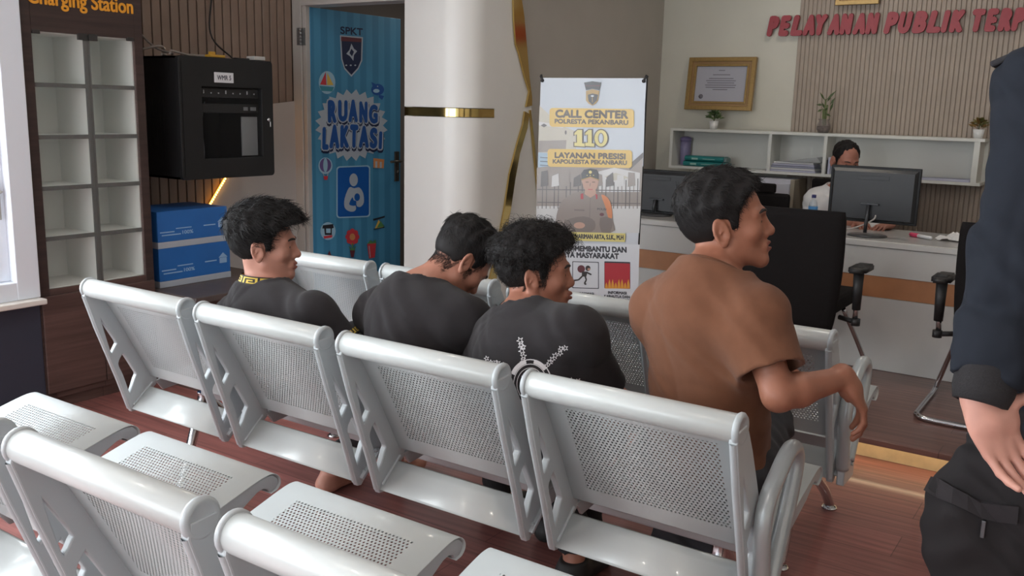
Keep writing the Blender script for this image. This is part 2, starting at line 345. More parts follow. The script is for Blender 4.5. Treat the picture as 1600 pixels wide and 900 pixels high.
# ================================================================== waiting benches
M_steel = mat('silver_paint', (200, 204, 203), .38, metal=.08, coat=.25)
M_bracket = mat('silver_casting', (186, 192, 195), .42, metal=.12)
M_chrome = mat('chrome', (205, 205, 208), .18, metal=1)
def perforated(name, x0, x1, y0, y1, inset):
    m = mat(name, (202, 207, 207), .42, metal=.06, coat=.15); nt = m.node_tree; L = nt.links; N = nt.nodes.new
    b = nt.nodes['Principled BSDF']; uv = N('ShaderNodeUVMap'); uv.uv_map = 'UVMap'; sx = N('ShaderNodeSeparateXYZ'); L.new(uv.outputs[0], sx.inputs[0])
    def mth(op, a, c=None, d=None):
        n = N('ShaderNodeMath'); n.operation = op
        for i, q in enumerate((a, c, d)):
            if q is None: continue
            if isinstance(q, (int, float)): n.inputs[i].default_value = q
            else: L.new(q, n.inputs[i])
        return n.outputs[0]
    p = .0106; u = sx.outputs[0]; v = sx.outputs[1]
    def hexd(du, dv):
        a = mth('SUBTRACT', mth('FRACT', mth('ADD', mth('DIVIDE', u, p), du)), .5)
        c = mth('SUBTRACT', mth('FRACT', mth('ADD', mth('DIVIDE', v, p*1.732), dv)), .5)
        return mth('SQRT', mth('ADD', mth('MULTIPLY', a, a), mth('MULTIPLY', mth('MULTIPLY', c, c), 3.0)))
    d = mth('MINIMUM', hexd(0, 0), hexd(.5, .5)); hole = mth('LESS_THAN', d, .275)
    ins = mth('MULTIPLY', mth('MULTIPLY', mth('GREATER_THAN', u, x0), mth('LESS_THAN', u, x1)), mth('MULTIPLY', mth('GREATER_THAN', v, y0), mth('LESS_THAN', v, y1)))
    al = mth('SUBTRACT', 1, mth('MULTIPLY', hole, ins)); L.new(al, b.inputs['Alpha']); return m
PW = .512
LIP_P = [(.0, .413), (.003, .419), (.03, .444), (.055, .468), (.070, .480), (.076, .479)]
SEAT_P = [(.118, .500), (.124, .505), (.14, .507), (.22, .512), (.32, .530), (.42, .556), (.49, .574), (.525, .580), (.550, .577), (.566, .562), (.568, .545), (.556, .532), (.536, .528)]
TUBE = (-.125, .874); TR = .0315
BACK_P = [(-.098, .862), (-.085, .835), (-.045, .765), (-.005, .690), (.040, .603), (.066, .552), (.078, .528), (.082, .519)]
M_pseat = perforated('perforated_seat', .075, PW-.075, .045, .37, 0)
M_pback = perforated('perforated_back', .065, PW-.065, .055, .335, 0)
def hole(c): # rounded polygon
    return [tuple(p)[:2] for p in spline([(q[0], q[1], 0) for q in c], 4, True)]
OUT = [(-.146, .872), (-.150, .850), (-.141, .822), (-.114, .735), (-.080, .640), (-.040, .525), (-.006, .418), (.0, .407), (.012, .405), (.060, .455), (.100, .482), (.106, .492), (.102, .512), (.075, .552), (.035, .628), (-.01, .72), (-.055, .805), (-.086, .855), (-.1, .875)]
H1 = [(-.102, .760), (-.096, .763), (-.062, .705), (-.042, .668), (-.047, .655), (-.062, .632), (-.070, .634), (-.078, .660)]
H2 = [(-.024, .628), (-.018, .625), (.018, .560), (.028, .538), (.020, .520), (-.002, .470), (-.009, .474), (-.030, .545), (-.046, .592)]
me_br = curve_mesh([OUT, [a for a in reversed(hole(H1))], [a for a in reversed(hole(H2))]], .013, .0035)
def bracket_mesh():
    b = MB(); add_me(b, me_br.copy(), Matrix(((0, 0, 1, 0), (1, 0, 0, 0), (0, 1, 0, 0), (0, 0, 0, 1))))
    # rear flange and foot
    for A, Bq in zip(OUT[1:6], OUT[2:7]): b.tube([(0, A[0], A[1]), (0, Bq[0], Bq[1])], .0085, 8, False)
    b.box((-.016, .02, -.006), (.022, .125, .006), .003, Matrix.Translation((0, -.008, .412)) @ Matrix.Rotation(math.radians(40), 4, 'X'))
    for (y, z) in ((.022, .438), (.075, .487)): b.lathe([(.006, 0), (.006, .004), (.003, .007)], (.012, y, z+.004), (0, -.64, .77), 8)
    b.lathe([(.0, -.003), (.034, -.003), (.036, .0), (.036, .006), (.031, .011), (.024, .0095), (.022, .008), (0, .008)], (0, *TUBE), (1, 0, 0), 24)
    return b.mesh('side_bracket', M_bracket)
def seat_mesh():
    b = MB(); b.sheet([tuple(p)[1:] for p in spline([(0, *p) for p in SEAT_P], 3)], 0, PW, .0016)
    return b.mesh('seat', M_pseat, recalc=False)
def flange_mesh():
    b = MB()
    for x in (0,):
        out = [(.10, .496), (.13, .500), (.22, .507), (.32, .527), (.42, .553), (.49, .571), (.525, .576), (.548, .573), (.562, .560), (.564, .546), (.554, .534), (.536, .531), (.53, .540), (.515, .547), (.495, .543), (.475, .532), (.445, .515), (.30, .470), (.13, .455)]
        b.prism(out, 0, x, x+.010, .002)
    return b.mesh('seat_frame', M_bracket)
def lip_mesh():
    b = MB(); b.sheet(LIP_P, .012, PW-.012, .004); return b.mesh('rear_panel', M_steel, recalc=False)
def back_mesh():
    b = MB(); b.sheet([tuple(p)[1:] for p in spline([(0, *p) for p in BACK_P], 3)], .004, PW-.004, .0016); return b.mesh('backrest', M_pback, recalc=False)
def roll_mesh():
    b = MB(); b.lathe([(.027, -.004), (TR, 0), (TR, PW), (.027, PW+.004)], (0, *TUBE), (1, 0, 0), 32)
    return b.mesh('top_roll', M_steel)
MS = dict(seat=seat_mesh(), lip=lip_mesh(), fl=flange_mesh(), back=back_mesh(), roll=roll_mesh(), br=bracket_mesh())
def leg_mesh():
    b = MB(); b.tube(spline([(0, .15, .012), (0, .19, .10), (0, .24, .25), (0, .285, .37), (0, .29, .41)], 6), [.019]*24+[.021], 12)
    b.tube(spline([(0, .75, .012), (0, .66, .10), (0, .44, .26), (0, .335, .36), (0, .31, .41)], 6), .019, 12)
    return b.mesh('leg', M_chrome)
def foot_mesh(y):
    b = MB(); b.lathe([(.03, 0), (.03, .006), (.022, .012), (.008, .016), (.008, .03)], (0, y, 0), (0, 0, 1), 16); return b.mesh('foot', M_chrome)
ML, MF1, MF2 = leg_mesh(), foot_mesh(.15), foot_mesh(.75)
def arm_mesh():
    b = MB(); p = spline([(0, .01, .45), (0, -.006, .54), (0, -.018, .625), (-.0, .004, .685), (0, .06, .722), (0, .125, .755), (0, .172, .752), (0, .194, .715), (0, .175, .65), (0, .12, .55), (0, .07, .46)], 6)
    b.tube(p, .0195, 14); b.box((-.012, -.005, .40), (.012, .11, .475), .004); b.lathe([(.007, 0), (.007, .005)], (.012, .03, .45), (1, 0, 0), 8); b.lathe([(.007, 0), (.007, .005)], (.012, .075, .45), (1, 0, 0), 8)
    return b.mesh('armrest', mat('armrest_paint', (182, 188, 190), .3, metal=.25, coat=.3))
MA = arm_mesh()
def bench(x0, y0, label, nseat=4, pitch=.594, arm=True, legs=(.03, 2.12)):
    t = thing('waiting_bench', label, 'bench', (x0, y0, 0), 0, 'perforated steel waiting benches')
    b = MB(); b.box((.05, .265, .405), ((nseat-1)*pitch+PW-.05, .335, .455), .006); b.build('beam', M_bracket, t)
    for i in range(nseat):
        s_ = add('seat', MS['seat'], t); s_.location.x = i*pitch; f = add('seat_frame', MS['fl'], s_); f.location.x = .004; f = add('seat_frame', MS['fl'], s_); f.location.x = PW-.014
        f = add('rear_panel', MS['lip'], s_)
        k = add('backrest', MS['back'], t); k.location.x = i*pitch; add('top_roll', MS['roll'], k)
        for x in (.002, PW-.002):
            o = add('side_bracket', MS['br'], t); o.location.x = i*pitch+x
            if x < .1: o.scale.x = -1
    for x in legs:
        l = add('leg', ML, t); l.location.x = x; add('foot', MF1, l); add('foot', MF2, l)
    if arm: a = add('armrest', MA, t); a.location.x = (nseat-1)*pitch+PW+.03
    return t
bench(.047, -.03, 'silver perforated waiting bench in the middle row, the four young men sitting on it')
bench(.115, -.95, 'silver perforated waiting bench, nearest row, empty, cut off by the photo bottom left', arm=False)
bench(-.01, .865, 'silver perforated waiting bench, farthest row, in front of the call center banner')
# ================================================================== flat prints on a plane
class Plane:
    """a flat print: pixel-measured outlines laid on one real plane, in thin printed layers"""
    def __init__(s, o, n, right): s.o = Vector(o); s.n = Vector(n).normalized(); s.r = Vector(right).normalized(); s.u = s.n.cross(s.r); s.layer = 0
    def P(s, u, v):
        d = ray(u, v); t = (s.o-CAM).dot(s.n)/d.dot(s.n); return CAM+d*t
    def off(s): s.layer += 1; return s.n*(.00005*s.layer)
    def poly(s, b, pix, mi, smooth=0):
        o = s.off(); b.mi = mi; pts = [s.P(*p) for p in pix]
        if smooth: pts = spline(pts, smooth, True)
        vs = [b._v(p+o) for p in pts]; c = sum(pts, Vector())/len(pts); cv = b._v(c+o)
        if smooth:
            for i in range(len(vs)): b.face([vs[i], vs[(i+1) % len(vs)], cv])
        else: b.face(vs)
    def ell(s, b, u, v, ru, rv, mi, n=20): s.poly(b, [(u+ru*math.cos(2*math.pi*k/n), v+rv*math.sin(2*math.pi*k/n)) for k in range(n)], mi)
    def line(s, b, p, q, w, mi):
        a = Vector(p); c = Vector(q); d = (c-a).normalized(); m = Vector((-d.y, d.x))*w/2; s.poly(b, [a+m, c+m, c-m, a-m], mi)
    def rr(s, b, u0, v0, u1, v1, r, mi, dl=0, n=4):
        """rounded rectangle, dl = how much its right end sits lower"""
        pts = [(x, y) for x, y in rrect(u1-u0, v1-v0, r, n, (u0+u1)/2, (v0+v1)/2)]
        s.poly(b, [(x, y+dl*((x-u0)/(u1-u0))) for x, y in pts], mi)
    def text(s, b, body, u0, v0, u1, v1, hpx, mi, bold=.03, shear=0, grow=0):
        """baseline from pixel (u0,v0) to (u1,v1), cap height hpx pixels"""
        A, Bq, Cq = s.P(u0, v0), s.P(u1, v1), s.P(u0, v0-hpx); w = (Bq-A).length; h = (Cq-A).length
        me = bold_text(body, w, h, .00004, bold, shear); o = s.off(); add_me(b, me, basis(A+o, Bq-A, s.n.cross(Bq-A)), mi)
# ================================================================== charging station cabinet
t = thing('charging_cabinet', 'tall dark wood charging station cabinet with ten white cubbyholes beside the window', 'cabinet', (-1.30, .72, 0)); o0 = Vector((-1.30, .72, 0))
def L(b): # shift world geometry into the thing's frame
    for v in b.bm.verts: v.co -= o0
    return b
Y0, Y1, Z0, Z1, XF = .460, .985, .600, 1.800, -1.30
b = MB(); b.box((-1.62, .408, 0), (XF, Y0, 2.45), .002); b.box((-1.62, Y1, 0), (XF, 1.032, 2.45), .002); b.box((-1.62, Y0, Z1), (XF, Y1, 2.45)); b.box((-1.62, Y0, .06), (XF-.004, Y1, Z0)); b.box((-1.6, Y0, 0), (XF-.03, Y1, .06)); L(b).build('body', M_darkwood, t)
b = MB(); b.box((XF-.004, .415, .09), (XF+.012, .72, Z0-.03), .003); L(b).build('door', M_darkwood, t)
b = MB(); b.box((XF-.004, .724, .09), (XF+.012, 1.026, Z0-.03), .003); L(b).build('door', M_darkwood, t)
M_cub = mat('white_cubby', (226, 228, 222), .6, noise=.03, nscale=6)
b = MB(); b.box((-1.60, Y0, Z0), (-1.59, Y1, Z1)); b.box((-1.6, Y0, Z0), (XF-.02, Y0+.006, Z1)); b.box((-1.6, Y1-.006, Z0), (XF-.02, Y1, Z1)); b.box((-1.6, Y0, Z1-.005), (XF-.02, Y1, Z1)); b.box((-1.6, Y0, Z0), (XF-.02, Y1, Z0+.004)); L(b).build('lining', M_cub, t)
M_edge = mat('grey_brown_edge', (68, 63, 60), .5)
for k in range(1, 5):
    z = Z0+(Z1-Z0)*k/5; b = MB(); b.box((-1.6, Y0, z-.008), (XF-.022, Y1, z+.008)); b.mi = 1; b.box((XF-.022, Y0, z-.010), (XF-.012, Y1, z+.010)); L(b).build('shelf', [M_cub, M_edge], t)
ym = (Y0+Y1)/2+.012
b = MB(); b.box((-1.6, ym-.008, Z0), (XF-.022, ym+.008, Z1)); b.mi = 1; b.box((XF-.022, ym-.014, Z0), (XF-.010, ym+.014, Z1)); L(b).build('divider', [M_cub, M_edge], t)
for k in range(5):
    z = Z0+(Z1-Z0)*k/5+.035; b = MB(); b.lathe([(.0, .0), (.009, 0), (.009, .004), (0, .004)], (-1.591, Y1-.11, z), (1, 0, 0), 10); L(b).build('cable_hole', mat('black_rubber', (30, 30, 30), .6), t)
M_pane = mat('clear_pane', (215, 225, 222), .03, alpha=.06)
for (a, c) in ((Y0, ym), (ym, Y1)):
    b = MB(); b.box((XF-.007, a+.003, Z0), (XF-.003, c-.003, Z1)); g = L(b).build('glass_door', M_pane, t)
    b = MB(); yy = c-.05 if a == Y0 else a+.005; b.box((XF-.01, yy, Z1-.025), (XF+.004, yy+.045, Z1+.006), .002); b.box((XF-.01, a+.004 if a == Y0 else c-.04, Z1-.012), (XF+.004, (a+.04) if a == Y0 else c-.004, Z1+.006), .002); L(b).build('hinge', mat('dark_clip', (50, 48, 47), .4), g)
b = MB(); add_me(b, bold_text('Charging Station', .535, .092, .004, .02), basis((XF+.0005, .450, 1.898), (0, 1, 0), (0, 0, 1))); L(b).build('lettering', mat('amber_letters', (232, 158, 44), .45), t)
# ================================================================== black wall rack
RX, RY0, RY1, RZ0, RZ1 = -1.30, 1.238, 1.873, 1.085, 1.735; o0 = Vector((RX, 1.555, RZ0))
M_black = mat('black_powder_coat', (31, 31, 32), .45, spec=.3); M_blk2 = mat('black_plastic', (38, 37, 38), .5)
t = thing('wall_rack', 'black wall-mounted network rack with glass door above the blue cartons', 'network rack', o0)
b = MB(); b.box((XL+.023, RY0, RZ0), (RX-.03, RY0+.012, RZ1)); b.box((XL+.023, RY1-.012, RZ0), (RX-.03, RY1, RZ1)); b.box((XL+.023, RY0, RZ0), (RX-.03, RY1, RZ0+.012)); b.box((XL+.023, RY0, RZ1-.012), (RX-.03, RY1, RZ1)); b.box((XL+.023, RY0, RZ0), (XL+.035, RY1, RZ1))
for k in range(6): b.box((RX-.30+.03*k, RY0-.002, RZ0+.1), (RX-.292+.03*k, RY0, RZ0+.42))
L(b).build('body', M_black, t)
b = MB(); add_me(b, curve_mesh([rrect(RY1-RY0, RZ1-RZ0, .018, 4), rrect(.42, .395, .01, 3, .03, -.0225)[::-1]], .024, .003), basis((RX-.012, (RY0+RY1)/2, (RZ0+RZ1)/2), (0, 1, 0), (0, 0, 1))); d = L(b).build('door', M_black, t)
b = MB(); b.box((RX-.016, RY0+.10, RZ0+.09), (RX-.012, RY1-.05, RZ1-.13)); L(b).build('glass_pane', mat('smoked_glass', (60, 62, 64), .06, alpha=.13), d)
b = MB(); b.box((RX+.002, 1.462, 1.605), (RX+.005, 1.592, 1.660), .0008); b.mi = 1; add_me(b, bold_text('WMR 5', .095, .026, .0004, .03), basis((RX+.0052, 1.480, 1.619), (0, 1, 0), (0, 0, 1)), 1); L(b).build('label', [mat('label_white', (222, 222, 226), .6), mat('label_ink', (70, 70, 84), .6)], d)
b = MB(); b.lathe([(.012, 0), (.012, .008), (.008, .012), (0, .012)], (RX, 1.838, 1.405), (1, 0, 0), 14); b.box((RX, 1.846, 1.365), (RX+.006, 1.852, 1.395)); L(b).build('lock', M_chrome, d)
b = MB(); b.box((RX+.0005, RY0+.012, RZ0+.015), (RX+.003, RY0+.0145, RZ1-.015)); L(b).build('edge_strip', mat('bright_edge', (170, 170, 172), .25, metal=.8), d)
b = MB(); b.box((RX-.16, RY0+.12, 1.525), (RX-.04, RY1-.06, 1.575), .003); b.mi = 1
for k in range(9): b.box((RX-.04, RY0+.13+.05*k, 1.545), (RX-.036, RY0+.135+.05*k, 1.552+.012*(k % 3 == 1)))
L(b).build('patch_panel', [M_blk2, mat('label_white', (222, 222, 226), .6)], t)
b = MB(); b.box((RX-.18, RY0+.12, 1.44), (RX-.05, RY1-.06, 1.49), .003); b.mi = 1; b.box((RX-.05, 1.68, 1.20), (RX-.04, 1.79, 1.42)); b.box((RX-.05, 1.70, 1.455), (RX-.046, 1.73, 1.475)); b.box((RX-.05, 1.75, 1.455), (RX-.046, 1.79, 1.475)); L(b).build('switch_unit', [M_blk2, mat('grey_unit', (150, 152, 154), .5)], t)
b = MB()
for k in range(5): b.tube(spline([(RX-.11, 1.40+.02*k, 1.50), (RX-.09, 1.38+.015*k, 1.38), (RX-.10, 1.41+.012*k, 1.22), (RX-.12, 1.42+.01*k, 1.13)], 5), .004, 6)
L(b).build('patch_cable', mat('cable_grey', (110, 112, 118), .5), t)
# cables and bits lying on the rack
def cable(pts, r, m, label, grp=None):
    b = MB(); b.tube(spline(pts, 7), r, 8); return tag(b.build('cable', m, None), label, 'cable', grp)
zt = RZ1+.006
cable([(RX-.05, 1.83, zt+.004), (RX-.12, 1.72, zt+.006), (RX-.2, 1.745, zt+.02), (XL+.06, 1.80, zt+.16), (XL+.03, 1.85, 2.2), (XL+.03, 1.88, 2.9)], .005, M_blk2, 'thin black cable running from the rack top straight up the brown slats')
cable([(RX-.08, 1.25, zt+.008), (RX-.16, 1.32, zt+.012), (RX-.28, 1.29, zt+.05), (XL+.06, 1.27, zt+.19), (XL+.028, 1.25, 2.1), (XL+.028, 1.24, 2.9)], .006, mat('white_cable', (150, 140, 132), .5), 'pale cable climbing the slats beside the charging cabinet')
cable([(RX-.06, 1.24, zt+.02), (RX-.1, 1.36, zt+.008), (RX-.2, 1.45, zt+.012), (RX-.12, 1.56, zt+.008), (RX-.2, 1.65, zt+.01)], .006, mat('white_cable', (150, 140, 132), .5), 'pale cable looped loosely along the rack top')
cable([(RX-.3, 1.24, zt+.03), (RX-.24, 1.31, zt+.05), (RX-.3, 1.38, zt+.012), (RX-.22, 1.30, zt+.008)], .007, mat('white_cable2', (168, 158, 150), .5), 'thick pale cable bunched at the left end of the rack top')
b = MB(); b.box((RX-.10, 1.775, zt), (RX-.03, 1.855, zt+.022), .003); tag(b.build('adapter_box', mat('adapter_white', (200, 196, 192), .5)), 'small white adapter box on the right end of the rack top', 'adapter')
b = MB(); b.box((RX-.08, 1.47, zt), (RX-.03, 1.57, zt+.014), .003); b.box((RX-.075, 1.49, zt+.014), (RX-.05, 1.52, zt+.03), .003); tag(b.build('cable_clip', mat('amber_plastic', (196, 150, 52), .5)), 'small amber plastic clip lying on the rack top', 'clip')
# low dark table with two blue cartons
o0 = Vector((-1.36, 1.42, 0)); t = thing('low_table', 'low dark wood table under the blue cartons beside the charging cabinet', 'table', o0)
b = MB(); b.box((XL+.035, 1.045, .475), (-.98, 1.78, .508), .004); L(b).build('tabletop', mat('table_dark', (90, 80, 78), .5, noise=.08, nscale=14), t)
for (y0, y1) in ((1.06, 1.085), (1.74, 1.765)): b = MB(); b.box((XL+.05, y0, 0), (-1.02, y1, .475), .002); L(b).build('side_panel', M_darkwood, t)
b = MB(); b.box((-1.06, 1.085, .05), (-1.04, 1.74, .475)); L(b).build('front_panel', M_darkwood, t)
M_ctn = mat('carton_blue', (36, 104, 178), .5, noise=.05, nscale=7); M_cw = mat('carton_white', (176, 182, 192), .6); M_ci = mat('carton_print', (150, 184, 220), .6)
for k, (z0, z1, lb) in enumerate(((.509, .722, 'blue paper carton with white base band, lower of the two on the table'), (.722, .920, 'blue paper carton with white base band, upper of the two on the table'))):
    t = thing('carton', lb, 'box', (-1.47, 1.325, z0), 0, 'blue cartons on the dark table'); o0 = Vector((-1.47, 1.325, z0))
    e = .012*k; b = MB(); b.box((-1.66, 1.086, z0+.034), (-1.33, 1.556-e, z1), .003); L(b).build('body', M_ctn, t)
    b = MB(); b.box((-1.66, 1.085, z0), (-1.329, 1.557-e, z0+.034), .002); L(b).build('base_band', M_cw, t)
    b = MB(); xx = -1.3295; h = z1-z0
    for (y0, y1, q0, q1) in ((1.10, 1.19, .42, .45), (1.20, 1.30, .50, .525), (1.11, 1.23, .34, .37), (1.38, 1.46, .50, .53)): b.box((xx, y0, z0+h*q0), (xx+.0006, y1, z0+h*q1))
    add_me(b, text_mesh('100%', .07, .02, .0006, .02), basis((xx, 1.24, z0+h*.34), (0, 1, 0), (0, 0, 1)))
    b.box((xx, 1.48, z0+h*.42), (xx+.0006, 1.53, z0+h*.56)); b.prism([(1.474, z0+h*.57), (1.536, z0+h*.57), (1.505, z0+h*.70)], 0, xx, xx+.0006); L(b).build('print', M_ci, t)
# ================================================================== nursing-room door
th = math.radians(88); H = Vector((XJ+.004, YD+.03, 0)); dr = Vector((math.cos(th), math.sin(th), 0)); nn = Vector((math.sin(th), -math.cos(th), 0)); DW = .865
leaf = bpy.data.objects.new('door_leaf', None); COL.objects.link(leaf); leaf.location = H; leaf['kind'] = 'structure'; leaf.name = 'door_2'; o0 = H
M4 = Matrix.Translation(H) @ Matrix(((dr.x, -nn.x, 0, 0), (dr.y, -nn.y, 0, 0), (0, 0, 1, 0), (0, 0, 0, 1)))
mb = mat('door_print_blue', (96, 176, 216), .5); nt = mb.node_tree; tc = nt.nodes.new('ShaderNodeTexCoord'); wv = nt.nodes.new('ShaderNodeTexWave'); wv.bands_direction = 'Y'; wv.inputs['Scale'].default_value = 2.6; wv.inputs['Distortion'].default_value = 0
rp = nt.nodes.new('ShaderNodeValToRGB'); rp.color_ramp.interpolation = 'EASE'; rp.color_ramp.elements[0].position = .4; rp.color_ramp.elements[1].position = .6; rp.color_ramp.elements[0].color = lin((72, 142, 180))+(1,); rp.color_ramp.elements[1].color = lin((84, 156, 194))+(1,)
nt.links.new(tc.outputs['Object'], wv.inputs['Vector']); nt.links.new(wv.outputs['Fac'], rp.inputs[0]); nt.links.new(rp.outputs[0], nt.nodes['Principled BSDF'].inputs['Base Color'])
b = MB(); b.box((0, 0, .01), (DW, .04, ZD-.005), .002, M4); L(b).build('door_panel', mb, leaf)
D = Plane(H+nn*.0006, nn, dr)
C_ = [mat('print_'+n, c, .55) for n, c in dict(white=(188, 198, 208), blue=(38, 92, 166), navy=(30, 42, 78), maroon=(110, 52, 62), red=(214, 66, 76), yellow=(236, 196, 92), green=(92, 148, 92), purple=(112, 92, 150), orange=(224, 150, 96), teal=(70, 150, 168), pale=(168, 206, 226), black=(44, 44, 52), sign=(20, 96, 178), tan=(196, 160, 130)).items()]
WHT, BLU, NVY, MAR, RED, YEL, GRN, PUR, ORA, TEA, PAL, BLK, SGN, TAN = range(14)
b = MB()
D.text(b, 'SPKT', 532, 53, 567, 56, 12, NVY, .04)
D.poly(b, [(531, 55), (567, 58), (566, 95), (560, 108), (549, 120), (538, 108), (533, 92)], WHT); D.poly(b, [(533, 57), (565, 60), (564, 94), (559, 106), (549, 117), (539, 106), (535, 92)], NVY); D.poly(b, [(533, 57), (565, 60), (565, 66), (533, 64)], MAR)
D.poly(b, [(549, 68), (553, 76), (558, 80), (553, 86), (552, 95), (547, 88), (541, 84), (546, 78)], WHT); D.poly(b, [(549, 76), (553, 81), (550, 88), (546, 83)], NVY)
for x in (541, 548, 555): D.ell(b, x, 102, 1.6, 1.3, WHT, 8)
D.ell(b, 511, 129, 13, 18, PAL); D.poly(b, [(509, 112), (500, 132), (510, 133)], RED); D.poly(b, [(511, 113), (521, 133), (511, 133)], YEL); D.poly(b, [(499, 134), (522, 136), (519, 143), (502, 142)], TEA)
D.ell(b, 590, 140, 10, 9, BLU); D.poly(b, [(582, 134), (580, 128), (586, 131), (588, 135)], BLU); D.poly(b, [(592, 148), (600, 150), (597, 156), (592, 152)], BLU); D.ell(b, 588, 142, 5, 3, PAL); D.ell(b, 590, 135, 1, 1, WHT, 8)
sp = []
for k in range(48):
    a = 2*math.pi*k/48; r_ = 1.0 if k % 2 else .86; sp.append((549+57*r_*math.cos(a)*(1.0), 196+(56 if math.sin(a) > 0 else 57)*r_*math.sin(a)))
D.poly(b, sp, WHT, 2)
def word(wd, boxes):
    for ch, (u0, v0, u1, h) in zip(wd, boxes):
        D.text(b, ch, u0-2.0, v0+5.5, u1+2.5, v0+6, h+6, NVY, .10)
    for ch, (u0, v0, u1, h) in zip(wd, boxes):
        D.text(b, ch, u0-2, v0+2, u1+2, v0+2.3, h+4, WHT, .10)
    for ch, (u0, v0, u1, h) in zip(wd, boxes):
        D.text(b, ch, u0, v0, u1, v0+.3, h, BLU, .07)
word('RUANG', [(512, 192, 526, 36), (528, 190, 543, 34), (544, 191, 559, 36), (561, 192, 574, 34), (576, 193, 590, 30)])
word('LAKTASI', [(503, 234, 513, 36), (514, 232, 530, 38), (531, 231, 545, 36), (546, 231, 559, 37), (560, 231, 576, 35), (577, 232, 589, 33), (591, 233, 596, 28)])
D.ell(b, 508, 259, 11, 13, PAL); D.ell(b, 508, 258, 9, 11, PUR); D.ell(b, 508, 258, 3.5, 11, PAL); D.line(b, (503, 268), (506, 275), 1, WHT); D.line(b, (513, 268), (511, 275), 1, WHT); D.poly(b, [(505, 275), (512, 275), (511, 281), (506, 281)], RED)
D.poly(b, [(583, 247), (600, 249), (599, 263), (583, 262)], ORA); D.poly(b, [(586, 252), (589, 252), (589, 262), (586, 262)], WHT); D.poly(b, [(593, 253), (596, 253), (596, 262), (593, 262)], WHT)
D.rr(b, 525, 260, 578, 341, 5, PAL, -2); D.rr(b, 527, 262, 576, 339, 4, SGN, -2)
D.ell(b, 552, 281, 6.6, 10, WHT, 24); D.poly(b, [(545, 293), (553, 294), (561, 293), (567, 302), (568, 316), (563, 323), (557, 322), (559, 316), (552, 320), (556, 325), (553, 330), (545, 330), (538, 324), (538, 310)], WHT, 3); D.ell(b, 557.5, 308, 4.4, 6, SGN, 20); D.poly(b, [(545, 318), (550, 308), (552, 313), (556, 314), (555, 321), (548, 321)], SGN, 2)
D.ell(b, 512, 361, 12, 14, PAL); D.poly(b, [(504, 352), (520, 350), (521, 356), (518, 357), (518, 367), (507, 367), (506, 357), (503, 357)], BLK); D.poly(b, [(509, 357), (516, 357), (516, 364), (509, 364)], PAL); D.poly(b, [(505, 369), (519, 367), (518, 371), (506, 373)], RED)
for k in range(8): D.ell(b, 550+7*math.cos(k*.785), 370+8.5*math.sin(k*.785), 4, 4.6, RED, 12)
D.ell(b, 550, 370, 4.4, 5.4, ORA, 14); D.poly(b, [(549, 380), (551, 380), (551, 391), (549, 391)], GRN); D.poly(b, [(544, 384), (550, 390), (556, 384), (553, 391), (547, 391)], GRN); D.poly(b, [(546, 391), (554, 391), (552, 402), (548, 402)], MAR)
D.poly(b, [(582, 342), (601, 337), (600, 340), (583, 345)], BLK); D.poly(b, [(585, 357), (591, 343), (598, 355)], YEL); D.poly(b, [(588, 356), (594, 345), (600, 354)], GRN); D.line(b, (583, 358), (600, 355), 1.5, BLK)
D.poly(b, [(573, 381), (587, 379), (585, 402), (576, 404)], RED); D.poly(b, [(573, 381), (578, 375), (582, 378), (586, 374), (587, 380)], GRN); D.line(b, (576, 384), (578, 402), 1, WHT)
D.poly(b, [(514, 391), (519, 405), (509, 404)], MAR); D.ell(b, 514, 403, 5, 3, RED, 10)
L(b).build('door_print', C_, leaf)
b = MB(); q = D.P(602.5, 270); b.box((-.022, -.010, -.11), (.022, 0, .11), .002, M4 @ Matrix.Translation((DW-.045, 0, 1.06))); b.tube([M4 @ Vector(p) for p in ((DW-.045, -.008, 1.10), (DW-.045, -.05, 1.10), (DW-.075, -.055, 1.10), (DW-.16, -.055, 1.10))], .009, 8); b.lathe([(.011, 0), (.011, .012), (0, .014)], M4 @ Vector((DW-.045, -.01, 1.02)), nn, 12); L(b).build('handle', mat('dark_nickel', (92, 88, 82), .35, metal=.6), leaf)
o0 = Vector((0, 0, 0)); b = MB(); hz = onY(469, 57, YD-.02).z
for k in range(5): b.lathe([(.0, 0), (.011, 0), (.011, .020), (0, .020)], (XJ-.032, YD-.022, hz-.055+.022*k), (0, 0, 1), 10)
b.box((XJ-.068, YD-.0205, hz-.055), (XJ-.034, YD-.0165, hz+.055)); b.box((XJ-.030, YD-.012, hz-.055), (XJ-.002, YD-.006, hz+.055)); struct(b.build('trim_door_hinge', mat('steel_hinge', (150, 150, 150), .35, metal=.7)))
